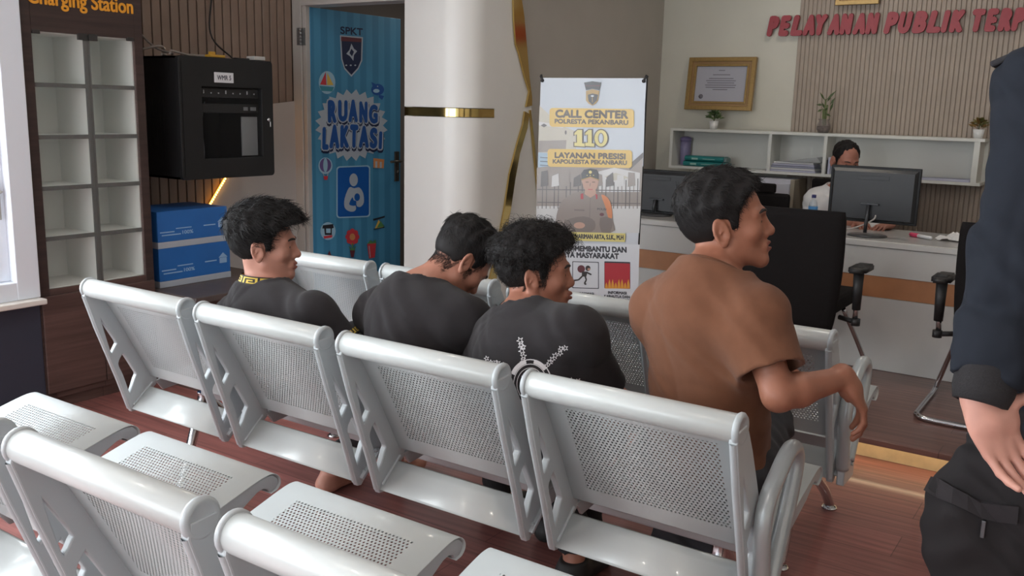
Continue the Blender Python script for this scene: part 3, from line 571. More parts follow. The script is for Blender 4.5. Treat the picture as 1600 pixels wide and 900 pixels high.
# ================================================================== x-stand banner
YBN = 2.40; bx0, bx1 = onY(845, 122, YBN).x, onY(1010, 122, YBN).x; bz1 = onY(930, 122, YBN).z; bz0 = bz1-1.5; o0 = Vector(((bx0+bx1)/2, YBN, ZP))
t = thing('banner_stand', 'tall call center banner on an X stand in front of the white cladded corner', 'banner', o0)
b = MB(); N_ = 14
for i in range(N_):
    for j in range(2): pass
b.box((bx0, YBN, bz0), (bx1, YBN+.0015, bz1)); L(b).build('banner_sheet', mat('banner_white', (184, 186, 192), .32, coat=.2), t)
B_ = Plane((0, YBN-.0004, 0), (0, -1, 0), (1, 0, 0))
CB = [mat('bn_'+n, tuple(int(q*.84) for q in c), .32, coat=.2) for n, c in dict(sky=(206, 212, 222), cream=(208, 198, 180), stone=(158, 144, 134), haze=(222, 218, 216), dk=(98, 88, 84), yel=(236, 192, 72), brn=(84, 62, 34), gold=(190, 150, 70), black=(52, 46, 44), skin=(206, 160, 138), uni=(150, 134, 124), uni2=(128, 112, 104), org=(224, 130, 62), red=(196, 36, 50), ink=(56, 54, 62), white=(236, 238, 242), pyel=(238, 220, 128), flame=(246, 170, 52), plaq=(168, 194, 214), mar=(106, 44, 52)).items()]
(SKY, CRM, STO, HAZ, DKK, BYE, BRN, GLD, BBK, SKN, UNI, UN2, ORG, BRD, INK, BWH, PYE, FLM, PLQ, BMR) = range(20)
b = MB()
B_.poly(b, [(846, 123), (1009, 123), (1005, 260), (841, 255)], SKY)
B_.poly(b, [(843, 165), (876, 196), (900, 205), (900, 300), (839, 300)], CRM); B_.poly(b, [(842, 220), (885, 219), (884, 236), (841, 238)], TAN+0 if False else STO); B_.poly(b, [(841, 238), (868, 240), (866, 276), (840, 274)], PLQ)
for k in range(5): B_.line(b, (844, 246+6*k), (862-2*(k % 2), 247+6*k), 1.2, INK)
B_.poly(b, [(842, 190), (880, 196), (880, 200), (842, 196)], HAZ); B_.ell(b, 850, 196, 5, 3, DKK, 4); B_.ell(b, 884, 207, 1.6, 3.4, DKK, 10)
B_.poly(b, [(839, 262), (870, 258), (984, 258), (1005, 238), (1001, 330), (838, 330)], STO); B_.poly(b, [(982, 258), (1005, 238), (1005, 246), (984, 266)], DKK); B_.poly(b, [(935, 268), (960, 262), (1000, 270), (999, 300), (936, 300)], HAZ); B_.poly(b, [(944, 276), (962, 270), (985, 278), (960, 282)], CRM)
B_.poly(b, [(838, 322), (1001, 322), (999, 364), (838, 364)], HAZ)
for k in range(26):
    x = 842+6.2*k; B_.line(b, (x, 282+3*math.sin(k*1.7)), (x-1, 326), 1.3, DKK if k % 3 else STO)
B_.line(b, (840, 296), (1002, 298), 1.4, DKK); B_.line(b, (840, 316), (1001, 318), 1.2, DKK)
for k in range(9): B_.poly(b, [(846+17*k, 268+(k*7) % 11), (856+17*k, 266+(k*5) % 9), (857+17*k, 290), (845+17*k, 292)], (DKK, HAZ, STO)[k % 3])
# emblem
B_.poly(b, [(913, 129), (926, 127), (940, 129), (937, 141), (926, 139), (916, 141)], BBK); B_.line(b, (915, 134), (938, 134), 1.2, BMR); B_.poly(b, [(916, 142), (926, 139.5), (937, 142), (935, 157), (931, 162), (926, 165), (920, 162), (916, 157)], GLD); B_.poly(b, [(919, 148), (926, 146), (935, 148), (933, 157), (926, 164), (920, 158)], BBK); B_.line(b, (926, 150), (926, 160), 1, GLD); B_.ell(b, 926, 150, 2.6, 1.3, BWH, 10)
for (u0, v0, u1, v1, s1, s2, a, c) in ((859, 168.5, 991, 199, 'CALL CENTER', 'POLRESTA PEKANBARU', (868, 184, 982, 186, 13), (867, 193, 982, 195.5, 7.5)), (856, 232.5, 988, 261.5, 'LAYANAN PRESISI', 'KAPOLRESTA PEKANBARU', (867, 247, 978, 249.5, 9.5), (864, 255.5, 980, 258, 7))):
    B_.rr(b, u0, v0, u1, v1-1, 5, BYE, 2.0); B_.text(b, s1, *a, BRN, .075); B_.text(b, s2, *c, BRN, .07)
def n110(off, mi, bold):
    for (u0, u1) in ((898, 913), (915, 928)):
        B_.poly(b, [(u0-off, 208-off), (u0+5, 203-off), (u1-3+off, 203-off), (u1-3+off, 224-off*.3), (u1+1+off, 224-off), (u1+1+off, 229+off), (u0-off, 228+off), (u0-off, 223-off), (u0+4-off, 223-off*.3), (u0+4-off, 210+off*.4), (u0-off, 211+off)], mi)
    B_.ell(b, 939.5, 216, 10+off, 13+off, mi, 28)
n110(1.6, BRN, 0); n110(0, PYE, 0); B_.ell(b, 939.5, 216, 4.6, 8.6, BRN, 24); B_.ell(b, 939.5, 216, 3.2, 7.4, SKY, 24)
# officer in the photograph: cap, face, uniform
B_.poly(b, [(874, 362), (869, 345), (876, 318), (892, 304), (910, 299), (934, 299), (948, 306), (955, 318), (958, 345), (954, 364)], UNI, 3); B_.poly(b, [(940, 304), (950, 309), (956, 322), (957, 340), (951, 340), (946, 322)], ORG, 2); B_.poly(b, [(884, 345), (912, 338), (930, 346), (925, 362), (886, 362)], UN2, 3); B_.poly(b, [(938, 340), (957, 342), (954, 363), (940, 362)], UN2, 2)
B_.poly(b, [(915, 294), (931, 294), (932, 303), (923, 309), (914, 303)], SKN); B_.poly(b, [(911, 277), (934, 277), (935, 288), (931, 297), (923, 303), (915, 297), (911, 288)], SKN, 3); B_.poly(b, [(909, 282), (909, 271), (913, 265), (923, 263.5), (933, 265), (936, 271), (936, 282), (923, 277)], BBK); B_.line(b, (909, 281), (923, 276.5), 1.3, GLD); B_.line(b, (923, 276.5), (936, 281), 1.3, GLD)
B_.ell(b, 923, 269, 2.6, 2.6, PYE, 8)
for x in (918, 923, 928): B_.ell(b, x, 274, 1.1, .9, PYE, 6)
for x in (918, 928): B_.line(b, (x-2.4, 284.5), (x+2.4, 284.5), 1.1, BRN)
B_.line(b, (919.5, 296), (926.5, 296), 1, BRD); B_.line(b, (923, 286), (922.4, 291), .9, UN2); B_.poly(b, [(908, 303), (912, 302), (912, 311), (908, 311)], BRD); B_.poly(b, [(931, 303), (934, 304), (934, 311), (932, 311)], BRD); B_.line(b, (923, 309), (922, 340), .8, UN2)
B_.text(b, 'POLISI', 934, 328, 948, 328.6, 3.2, INK, .02); B_.line(b, (898, 328), (914, 328.5), 2.4, UN2); B_.ell(b, 941, 335, 3.6, 2.6, BMR, 10); B_.ell(b, 906, 352, 9, 5, SKN, 12)
B_.poly(b, [(858, 361.5), (978, 364.5), (977, 378), (857, 375)], PYE); B_.text(b, 'KOMBES POL. I. HARIMAN ARTA, S.I.K., M.H', 858, 372.5, 975, 376, 8.5, INK, .05)
B_.poly(b, [(838, 379), (1000, 382), (997, 478), (836, 470)], BWH)
B_.text(b, 'KAMI SIAP MEMBANTU DAN', 852, 391.5, 980, 395, 9, INK, .075); B_.text(b, 'MELAYA MASYARAKAT', 862, 401.5, 968, 405, 9, INK, .075)
for (u0, u1) in ((848, 887), (895, 936.5), (945, 985.5)): B_.rr(b, u0, 408, u1, 450, 1, INK, 1.2)
B_.rr(b, 849.2, 409.2, 885.8, 448.8, 1, BWH, 1.2); B_.rr(b, 896.2, 409.2, 935.3, 448.8, 1, BWH, 1.2); B_.rr(b, 945.6, 410.4, 985, 450, 1, BRD, 1.2)
for k in range(8): x = 946+4.9*k; h = 9+6*abs(math.sin(k*2.1)); B_.poly(b, [(x, 450.5), (x+.6, 450-h*.6), (x+2.4, 450-h), (x+4, 450-h*.5), (x+4.8, 450.6)], FLM)
B_.ell(b, 866, 428, 9, 11, BRD, 16)
B_.ell(b, 909, 420, 6, 6, BMR, 16); B_.ell(b, 919.5, 419, 4, 4.4, BBK, 14); B_.ell(b, 921, 420.5, 2.4, 2, SKN, 10); B_.poly(b, [(910, 424), (919, 424), (917, 432), (910, 432)], BBK)
for p, q in (((911, 431), (905, 437)), ((905, 437), (898, 438)), ((898, 438), (897.5, 442)), ((915, 431), (917, 437)), ((917, 437), (914, 443)), ((914, 443), (917, 444)), ((917, 425), (925, 429)), ((911, 426), (917, 429))): B_.line(b, p, q, 2.4, BBK)
B_.text(b, 'INFORMASI', 901, 460.5, 929, 461.5, 4.6, INK, .05); B_.text(b, 'KRIMINALITAS', 897, 466.5, 932, 468, 4.6, INK, .05); B_.text(b, 'INFORMASI', 951, 459, 980, 460, 4.6, INK, .05); B_.text(b, 'KARHUTLA DAN', 945, 464.5, 985, 466, 4.4, INK, .05); B_.text(b, 'BENCANA ALAM', 944, 470, 984.5, 471.5, 4.4, INK, .05); B_.text(b, 'INFORMASI', 854, 458, 882, 459, 4.6, INK, .05)
L(b).build('banner_print', CB, t)
b = MB(); yq = YBN+.012
b.tube([(bx0-.004, yq-.008, bz1+.012), ((bx0+bx1)/2, yq+.10, .86), (bx1-.02, yq+.02, bz0+.02)], .006, 8); b.tube([(bx1+.004, yq-.008, bz1+.012), ((bx0+bx1)/2, yq+.11, .86), (bx0+.02, yq+.02, bz0+.02)], .006, 8); b.tube([((bx0+bx1)/2, yq+.11, .86), ((bx0+bx1)/2, yq+.36, ZP+.008)], .006, 8); b.tube([(bx0+.02, yq+.02, bz0+.02), (bx0+.0, yq, ZP+.008)], .006, 8); b.tube([(bx1-.02, yq+.02, bz0+.02), (bx1, yq, ZP+.008)], .006, 8); b.tube([(bx0-.001, yq-.003, bz1), (bx0-.001, yq-.003, bz0)], .003, 6); b.tube([(bx1+.001, yq-.003, bz1), (bx1+.001, yq-.003, bz0)], .004, 6); L(b).build('x_frame', M_blk2, t)
for x in (bx0+.012, bx1-.012): b = MB(); b.lathe([(0, -.006), (.009, -.004), (.009, .004), (0, .006)], (x, YBN-.004, bz1-.014), (0, 1, 0), 12); b.tube([(x, YBN-.004, bz1-.012), (x+(.012 if x > .5 else -.012), YBN+.004, bz1+.016)], .006, 8); L(b).build('corner_hook', M_blk2, t)
# ================================================================== service counter
YC, ZC = 3.36, .842; o0 = Vector((2.0, YC, ZP)); M_cw2 = mat('counter_white', (214, 213, 210), .35, noise=.015, nscale=4); M_band = mat('oak_band', (190, 132, 92), .45, noise=.08, nscale=9); M_top = mat('counter_top_grey', (176, 174, 172), .25)
t = thing('service_counter', 'long white service counter with orange wood band and grey top', 'counter', o0)
b = MB(); b.box((XR+.01, YC+.012, ZP+.0), (4.9, YC+.05, ZC-.03)); b.box((XR+.01, YC+.012, ZP), (XR+.05, YC+.62, ZC-.03)); b.box((4.86, YC+.012, ZP), (4.9, YC+.62, ZC-.03)); b.box((XR+.012, YC, ZP+.002), (4.9, YC+.014, .532)); b.box((XR+.012, YC, .652), (4.9, YC+.014, ZC-.034)); L(b).build('front_panel', M_cw2, t)
b = MB(); b.box((XR+.012, YC+.004, .534), (4.9, YC+.016, .650)); L(b).build('wood_band', M_band, t)
b = MB(); b.box((XR+.012, YC-.012, ZC-.03), (4.92, YC+.03, ZC), .002); L(b).build('top_edge', M_cw2, t)
b = MB(); b.box((XR+.012, YC+.03, ZC-.028), (4.92, YC+.66, ZC-.0005)); L(b).build('worktop', M_top, t)
# monitors seen from behind
def monitor(x0, x1, z0, z1, y, label, cablew=False):
    global o0
    cx, cz = (x0+x1)/2, (z0+z1)/2; w, h = x1-x0, z1-z0; o0 = Vector((cx, y, ZC)); t = thing('monitor', label, 'monitor', o0, 0, 'computer monitors on the counter')
    b = MB(); b.box((x0, y, z0), (x1, y+.018, z1), .004); L(b).build('screen_frame', M_black, t)
    b = MB(); b.box((x0+.012, y+.0182, z0+.02), (x1-.012, y+.0187, z1-.012)); L(b).build('screen', mat('dark_screen', (22, 24, 28), .2), t)
    b = MB(); r = [(x0+.012, z0+.012), (x1-.012, z0+.012), (x1-.012, z1-.012), (x0+.012, z1-.012)]; s_ = [(cx+(p-cx)*.93, cz-.004+(q-cz)*.90) for p, q in r]
    A = [b._v((p, y+.001, q)) for p, q in r]; Bq = [b._v((p, y-.028, q)) for p, q in s_]
    b.face(Bq[::-1])
    for i in range(4): b.face([A[i], A[(i+1) % 4], Bq[(i+1) % 4], Bq[i]])
    b.box((cx-.085, y-.030, z1-h*.23), (cx+.085, y-.0265, z1-h*.16), .001); L(b).build('rear_shell', mat('monitor_back', (46, 47, 50), .42), t)
    b = MB(); b.tube([(cx-.01, y-.045, z0+h*.33), (cx-.012, y-.06, ZC+.02)], .010, 10); b.box((cx-.055, y-.046, z0+h*.325), (cx+.045, y-.024, z0+h*.355), .003); L(b).build('stand_pole', mat('gunmetal', (84, 86, 90), .3, metal=.6), t)
    b = MB(); b.lathe([(.0, 0), (.105, 0), (.107, .006), (.09, .011), (0, .013)], (cx-.005, y-.03, ZC), (0, 0, 1), 28); L(b).build('stand_base', mat('base_grey', (74, 74, 76), .3), t)
    b = MB(); b.box((x0+.10, y-.026, z0+.03), (x0+.14, y-.012, z0+.085)); b.mi = 1
    for k in range(3): b.box((x0+.105, y-.0275, z0+.035+.016*k), (x0+.132, y-.026, z0+.042+.016*k))
    L(b).build('port_panel', [M_blk2, mat('port_grey', (120, 124, 128), .4)], t)
    if cablew: b = MB(); b.tube(spline([(cx+.03, y-.022, z0+.05), (cx+.02, y-.04, z0+.02), (cx-.07, y-.05, z0-.03), (cx-.17, y-.05, ZC+.02), (cx-.25, y-.02, ZC+.008)], 6), .0045, 8); L(b).build('cable', mat('cable_pale', (196, 190, 184), .5), t)
    return t
monitor(1.468, 1.958, .915, 1.232, 3.60, 'black monitor on slim pole seen from behind, right of the man in white', True)
monitor(.10, .632, .85, 1.135, 3.66, 'black monitor seen from behind beside the call center banner')
# bottle, marker, tissue, and desk things
p = onY(1271, 318, 3.86); o0 = Vector((p.x, 3.86, ZC)); zt_ = onY(1271, 304, 3.86).z-ZC; t = thing('water_bottle', 'clear plastic water bottle with blue cap and label on the counter', 'bottle', o0)
M_pet = mat('clear_plastic', (214, 226, 236), .08, alpha=.32); s_ = zt_/.21
b = MB(); b.lathe([(.0, .002), (.027*s_, .002), (.031*s_, .012*s_), (.030*s_, .05*s_), (.031*s_, .13*s_), (.027*s_, .155*s_), (.014*s_, .18*s_), (.012*s_, .195*s_)], n=20); b.build('body', M_pet, t)
b = MB(); b.lathe([(.0145*s_, .188*s_), (.015*s_, .19*s_), (.015*s_, .209*s_), (.0, .211*s_)], n=16); b.build('cap', mat('cap_navy', (48, 50, 110), .4), t)
b = MB(); b.lathe([(.0316*s_, .075*s_), (.0318*s_, .13*s_)], n=20); b.build('label_band', mat('label_blue', (76, 140, 196), .4), t)
b = MB(); b.lathe([(0, .004), (.026*s_, .004), (.029*s_, .014*s_), (.028*s_, .13*s_), (0, .13*s_)], n=16); b.build('water', mat('water', (196, 212, 224), .1, alpha=.35), t)
a = onZ(1423, 366, ZC+.012); c = onZ(1470, 375, ZC+.012); d = (c-a).normalized(); t = thing('marker', 'white marker with pink cap lying on the counter', 'marker', a); 
b = MB(); b.lathe([(0, .045), (.010, .047), (.010, .16), (.006, .165), (0, .165)], axis=d, n=14); b.build('barrel', mat('marker_white', (226, 226, 228), .4), t)
b = MB(); b.lathe([(0, -.004), (.009, -.003), (.0115, .0), (.0115, .06), (0, .06)], axis=d, n=14); b.build('cap', mat('marker_pink', (226, 70, 110), .4), t)
b = MB(); g = {}; pc = onZ(1487, 376, ZC); rnd = random.Random(5)
for i in range(9):
    for j in range(9):
        x = (i-4)/4; y = (j-4)/4; r = math.hypot(x, y); g[i, j] = b._v((pc.x+x*.075+rnd.uniform(-.008, .008), pc.y+y*.06+rnd.uniform(-.008, .008), ZC+.004+max(0, .045*(1-r*.75))*(.55+.45*math.sin(5*x+3*y)+.4*rnd.random())))
for i in range(8):
    for j in range(8): b.face([g[i, j], g[i+1, j], g[i+1, j+1], g[i, j+1]])
tag(b.build('tissue', mat('tissue_white', (218, 216, 214), .8)), 'crumpled white tissue on the counter beside the pink-capped marker', 'tissue')
# ================================================================== wall shelf
SX0, SX1, SZ0, SZ1, SY = -.132, 2.09, 1.076, 1.384, 4.87; o0 = Vector((.98, SY+.1, SZ0)); M_sh = mat('shelf_white', (214, 214, 208), .5); YBS = YB-.023
t = thing('wall_shelf', 'long white wall shelf with open compartments behind the counter', 'shelf', o0)
for (z0, z1) in ((SZ0, SZ0+.02), (SZ1-.02, SZ1)): b = MB(); b.box((SX0, SY, z0), (SX1, YBS, z1), .001); L(b).build('board', M_sh, t)
for x in (SX0, .655, 1.058, 2.03): b = MB(); b.box((x, SY+.001, SZ0+.02), (x+(.022 if x < 2 else .035), YBS, SZ1-.02)); L(b).build('divider', M_sh, t)
b = MB(); b.box((SX0, YBS-.008, SZ0), (SX1, YBS, SZ1)); L(b).build('back_panel', M_sh, t)
zs = SZ0+.0205
def pxx(u, v, y): return onY(u, v, y).x
t = thing('tumbler', 'tall lilac tumbler standing at the left end of the wall shelf', 'bottle', (pxx(1069, 245, 5.0)-.012, 5.045, zs)); m = mat('lilac_plastic', (150, 142, 178), .3)
b = MB(); b.lathe([(0, 0), (.036, 0), (.042, .12), (.042, .185), (0, .185)], n=20); b.build('body', m, t); b = MB(); b.lathe([(.045, .185), (.045, .212), (.02, .222), (0, .222)], n=20); b.box((-.012, -.05, .19), (.012, -.04, .205), .003); b.build('lid', mat('lilac_lid', (128, 118, 160), .35), t)
for k, lb in enumerate(('teal ring binder lying flat on the wall shelf, lower of two', 'teal ring binder lying flat on the wall shelf, upper of two')):
    x0, x1 = pxx(1066+2*k, 255, 4.9)+.012, pxx(1137-2*k, 255, 4.9); z0 = zs+.0405*k; o0 = Vector(((x0+x1)/2, 4.94, z0)); t = thing('ring_binder', lb, 'binder', o0, 0, 'teal binders on the wall shelf'); b = MB()
    b.prism([(4.885, z0+.02), (4.89, z0+.006), (4.905, z0), (4.99, z0), (4.99, z0+.003), (4.905, z0+.003), (4.893, z0+.012), (4.893, z0+.028), (4.905, z0+.037), (4.99, z0+.037), (4.99, z0+.04), (4.905, z0+.04), (4.89, z0+.034)], 0, x0, x1-.02); L(b).build('cover', mat('teal_cover', (30, 122, 122), .4), t)
    b = MB(); b.box((x0+.01, 4.896, z0+.0035), (x1, 4.985, z0+.0365), .003); L(b).build('pages', mat('paper_edge', (120, 140, 140), .7), t)
    b = MB(); b.box((x0+.06, 4.8835, z0+.012), (x0+.11, 4.8855, z0+.026)); b.box((x0+.15, 4.8835, z0+.017), (x1-.09, 4.8855, z0+.021)); L(b).build('spine_label', mat('spine_pale', (150, 190, 180), .5), t)
M_pap = [mat('paper_lilac', (176, 176, 196), .6), mat('paper_grey', (140, 142, 160), .6), mat('paper_white', (206, 206, 208), .6)]
lbs = ('bottom', 'second from the bottom', 'third from the bottom', 'fourth from the bottom', 'top')
for k in range(5):
    x0, x1 = pxx(1201, 265, 4.95)+.012*k, pxx(1278, 268, 4.95)-.006*k; z0 = zs+.0145*k; b = MB(); b.box((x0, 4.885+.006*k, z0), (x1, 5.06, z0+.013), .003); tag(b.build('document_folder', M_pap[(k*2) % 3]), 'grey-lilac document folder stacked in the middle shelf compartment, ' + lbs[k], 'folder', 'document folders on the wall shelf')
b = MB(); z0 = zs+.074; xa_, xb_ = pxx(1225, 262, 4.95), pxx(1284, 268, 4.95); b.prism([(xa_, z0), (xb_, z0), (xb_, z0+.012), (xb_-.03, z0+.04), (xb_-.09, z0+.03)], 1, 4.9, 5.05, .003); tag(b.build('plastic_sleeve', mat('clear_sleeve', (180, 180, 180), .2, alpha=.5)), 'crumpled clear plastic sleeve on top of the shelf folders', 'plastic sleeve')
b = MB(); x0 = pxx(1290, 260, 4.93); b.box((x0-.0, 4.9, zs), (x0+.018, 5.05, zs+.10), .002); b.mi = 1; b.box((x0+.022, 4.9, zs), (x0+.040, 5.05, zs+.12), .002); tag(b.build('box_file', [M_blk2, M_pap[0]]), 'upright dark box file on the shelf behind the man in white', 'file')
x0, x1 = pxx(1400, 285, 4.93), pxx(1516, 288, 4.93); b = MB(); b.prism([(x0, zs), (x1, zs), (x1, zs+.018), (x1-.08, zs+.014), (x0+.1, zs+.010), (x0, zs+.008)], 1, 4.89, 5.06, .002); tag(b.build('paper_pile', M_pap[0]), 'thin pile of papers in the right shelf compartment', 'papers')
def leafy(name, label, x, y, z, pr, ph, col1, n, R, H, seed, hz=0):
    rnd = random.Random(seed); t = thing(name, label, 'plant', (x, y, z)); b = MB(); b.lathe([(0, 0), (pr*.75, 0), (pr, ph), (pr*.9, ph), (pr*.85, ph*.85), (0, ph*.85)], n=18); b.build('pot', mat('pot_white', (222, 222, 220), .4), t)
    b = MB(); b.tube([(0, 0, ph*.8), (0, 0, ph+H*.5)], .004, 6); b.build('stem', mat('stem_green', (80, 84, 50), .6), t); b = MB()
    for k in range(n):
        a = rnd.uniform(0, 6.283); e = rnd.uniform(-.2, 1.5); r = R*rnd.uniform(.45, 1); c = Vector((math.cos(a)*math.cos(e)*r, math.sin(a)*math.cos(e)*r, ph+H*.35+math.sin(e)*H*.62)); d = Vector((math.cos(a), math.sin(a), rnd.uniform(-.2, .9))).normalized(); s_ = d.cross(Vector((rnd.uniform(-1, 1), rnd.uniform(-1, 1), 1))).normalized(); l = R*.42; b.mi = k % 2
        b.poly([c-d*l, c+s_*l*.35, c+d*l, c-s_*l*.35])
    b.build('foliage', col1, t); return t
leafy('potted_plant', 'small green plant in white pot on the shelf below the certificate', pxx(1115, 197, 4.98), 4.98, SZ1, .036, .062, [mat('leaf_a', (84, 110, 66), .6), mat('leaf_b', (120, 138, 92), .6)], 90, .062, .075, 3)
leafy('potted_plant', 'small orange-green plant in white pot near the right shelf end', pxx(1528, 215, 4.96), 4.96, SZ1, .036, .06, [mat('leaf_c', (136, 104, 58), .6), mat('leaf_d', (112, 110, 60), .6)], 90, .055, .07, 4)
t = thing('bamboo_vase', 'lucky bamboo stems in a round glass vase on the shelf', 'plant', (pxx(1286, 205, 4.98), 4.98, SZ1)); b = MB(); b.lathe([(0, 0), (.035, 0), (.05, .03), (.048, .055), (.035, .085), (.040, .10)], n=20); b.build('vase', mat('vase_glass', (150, 140, 136), .1, alpha=.4), t)
b = MB(); b.lathe([(0, .003), (.034, .003), (.046, .03), (.044, .05), (0, .052)], n=16); b.build('pebbles', mat('pebbles', (84, 72, 68), .8, bump=.8, bscale=120), t)
b = MB(); rnd = random.Random(9)
for (dx, dy, h) in ((0, 0, .24), (.012, .01, .20), (-.012, .004, .17)): b.tube([(dx*.5, dy, .03), (dx, dy, h)], .006, 8)
b.build('stems', mat('bamboo_green', (96, 108, 66), .5), t); b = MB()
for (x, z, dx, dz) in ((0, .23, .075, .075), (0, .23, -.05, .06), (-.01, .2, -.05, .0), (.03, .15, .03, .08), (.0, .17, -.03, .05), (.01, .14, .045, -.02), (.03, .2, .035, .055), (-.02, .17, -.03, -.02), (0, .16, .03, .02), (-.005, .12, -.02, .06), (.01, .22, .02, .05)):
    c = Vector((x, rnd.uniform(-.02, .02), z)); d = Vector((dx, rnd.uniform(-.03, .03), dz)); s_ = d.cross(Vector((.3, 1, .2))).normalized()*.009; q1 = c+d*.5; b.poly([c, q1+s_, c+d, q1-s_])
b.build('leaves', mat('bamboo_leaf', (72, 88, 50), .5), t)
# ================================================================== frames and wall lettering
M_gf = mat('gold_frame', (158, 128, 78), .35, metal=.5, noise=.12, nscale=60); M_gf2 = mat('gold_inner', (150, 118, 78), .45, metal=.3)
def picture(x0, x1, z0, z1, y, tilt, label, doc):
    w, h = x1-x0, z1-z0; t = thing('picture_frame', label, 'picture frame', ((x0+x1)/2, y-.016-max(0, math.sin(-tilt)*(z1-z0)), z0), 0); t.rotation_euler = (tilt, 0, 0)
    def ring(a, c, y0, y1, m, nm):
        b = MB(); add_me(b, curve_mesh([[(-w/2+a, a), (w/2-a, a), (w/2-a, h-a), (-w/2+a, h-a)], [(-w/2+c, c), (-w/2+c, h-c), (w/2-c, h-c), (w/2-c, c)]], y1-y0, .003), basis((0, (y0+y1)/2, 0), (1, 0, 0), (0, 0, 1))); return b.build(nm, m, t)
    ring(.003, .028, -.03, .0, M_gf, 'frame'); ring(.026, .058, -.018, .0, M_gf2, 'inner_frame'); ring(.054, .064, -.022, -.002, M_gf, 'lip')
    b = MB(); b.box((-w/2+.058, -.008, .058), (w/2-.058, -.004, h-.058)); d = b.build('document', mat('document_paper', (176, 176, 186), .3, coat=.4), t)
    if doc:
        b = MB(); rnd = random.Random(2); hh = h-.12
        for k, (wd, zz) in enumerate(((.05, .86), (.14, .74), (.20, .64), (.24, .58), (.22, .52), (.25, .46), (.24, .40), (.12, .34))): b.box((-wd/2, -.0088, .06+hh*zz), (wd/2, -.0082, .06+hh*zz+.006))
        b.lathe([(.0, 0), (.018, 0), (.018, .001), (0, .001)], (-w/2+.12, -.0082, .06+hh*.16), (0, -1, 0), 16); b.build('print', mat('document_ink', (116, 112, 120), .6), d)
picture(-.098, .445, 1.527, 1.93, YB, math.radians(-7), 'gold-framed certificate leaning from the cream wall above the shelf', True)
picture(1.000, 1.298, 2.282, 2.68, YB-.024, math.radians(2), 'gold picture frame high on the beige slats, cut off by the photo top', False)
zb, zt_ = 2.078, 2.226; t = thing('wall_sign', 'red raised letters reading PELAYANAN PUBLIK TERPADU on the slatted wall', 'sign', (1.5, YB-.026, zb)); M_red = mat('red_acrylic', (152, 34, 45), .4)
for wd, u0, u1 in (('PELAYANAN', 1199, 1373), ('PUBLIK', 1381, 1506), ('TERPADU', 1517, 1666)):
    x0, x1 = onY(u0, 50, YB-.03).x, onY(u1, 50, YB-.03).x; adv = {'I': .55}; ws = [adv.get(c, 1) for c in wd]; T = sum(ws); x = x0
    for ch, w_ in zip(wd, ws):
        w = (x1-x0)*w_/T; b = MB(); add_me(b, bold_text(ch, w*1.0, zt_-zb, .022, .085, .22), basis((x-1.5, 0, 0), (1, 0, 0), (0, 0, 1))); b.build('letter', M_red, t); x += w
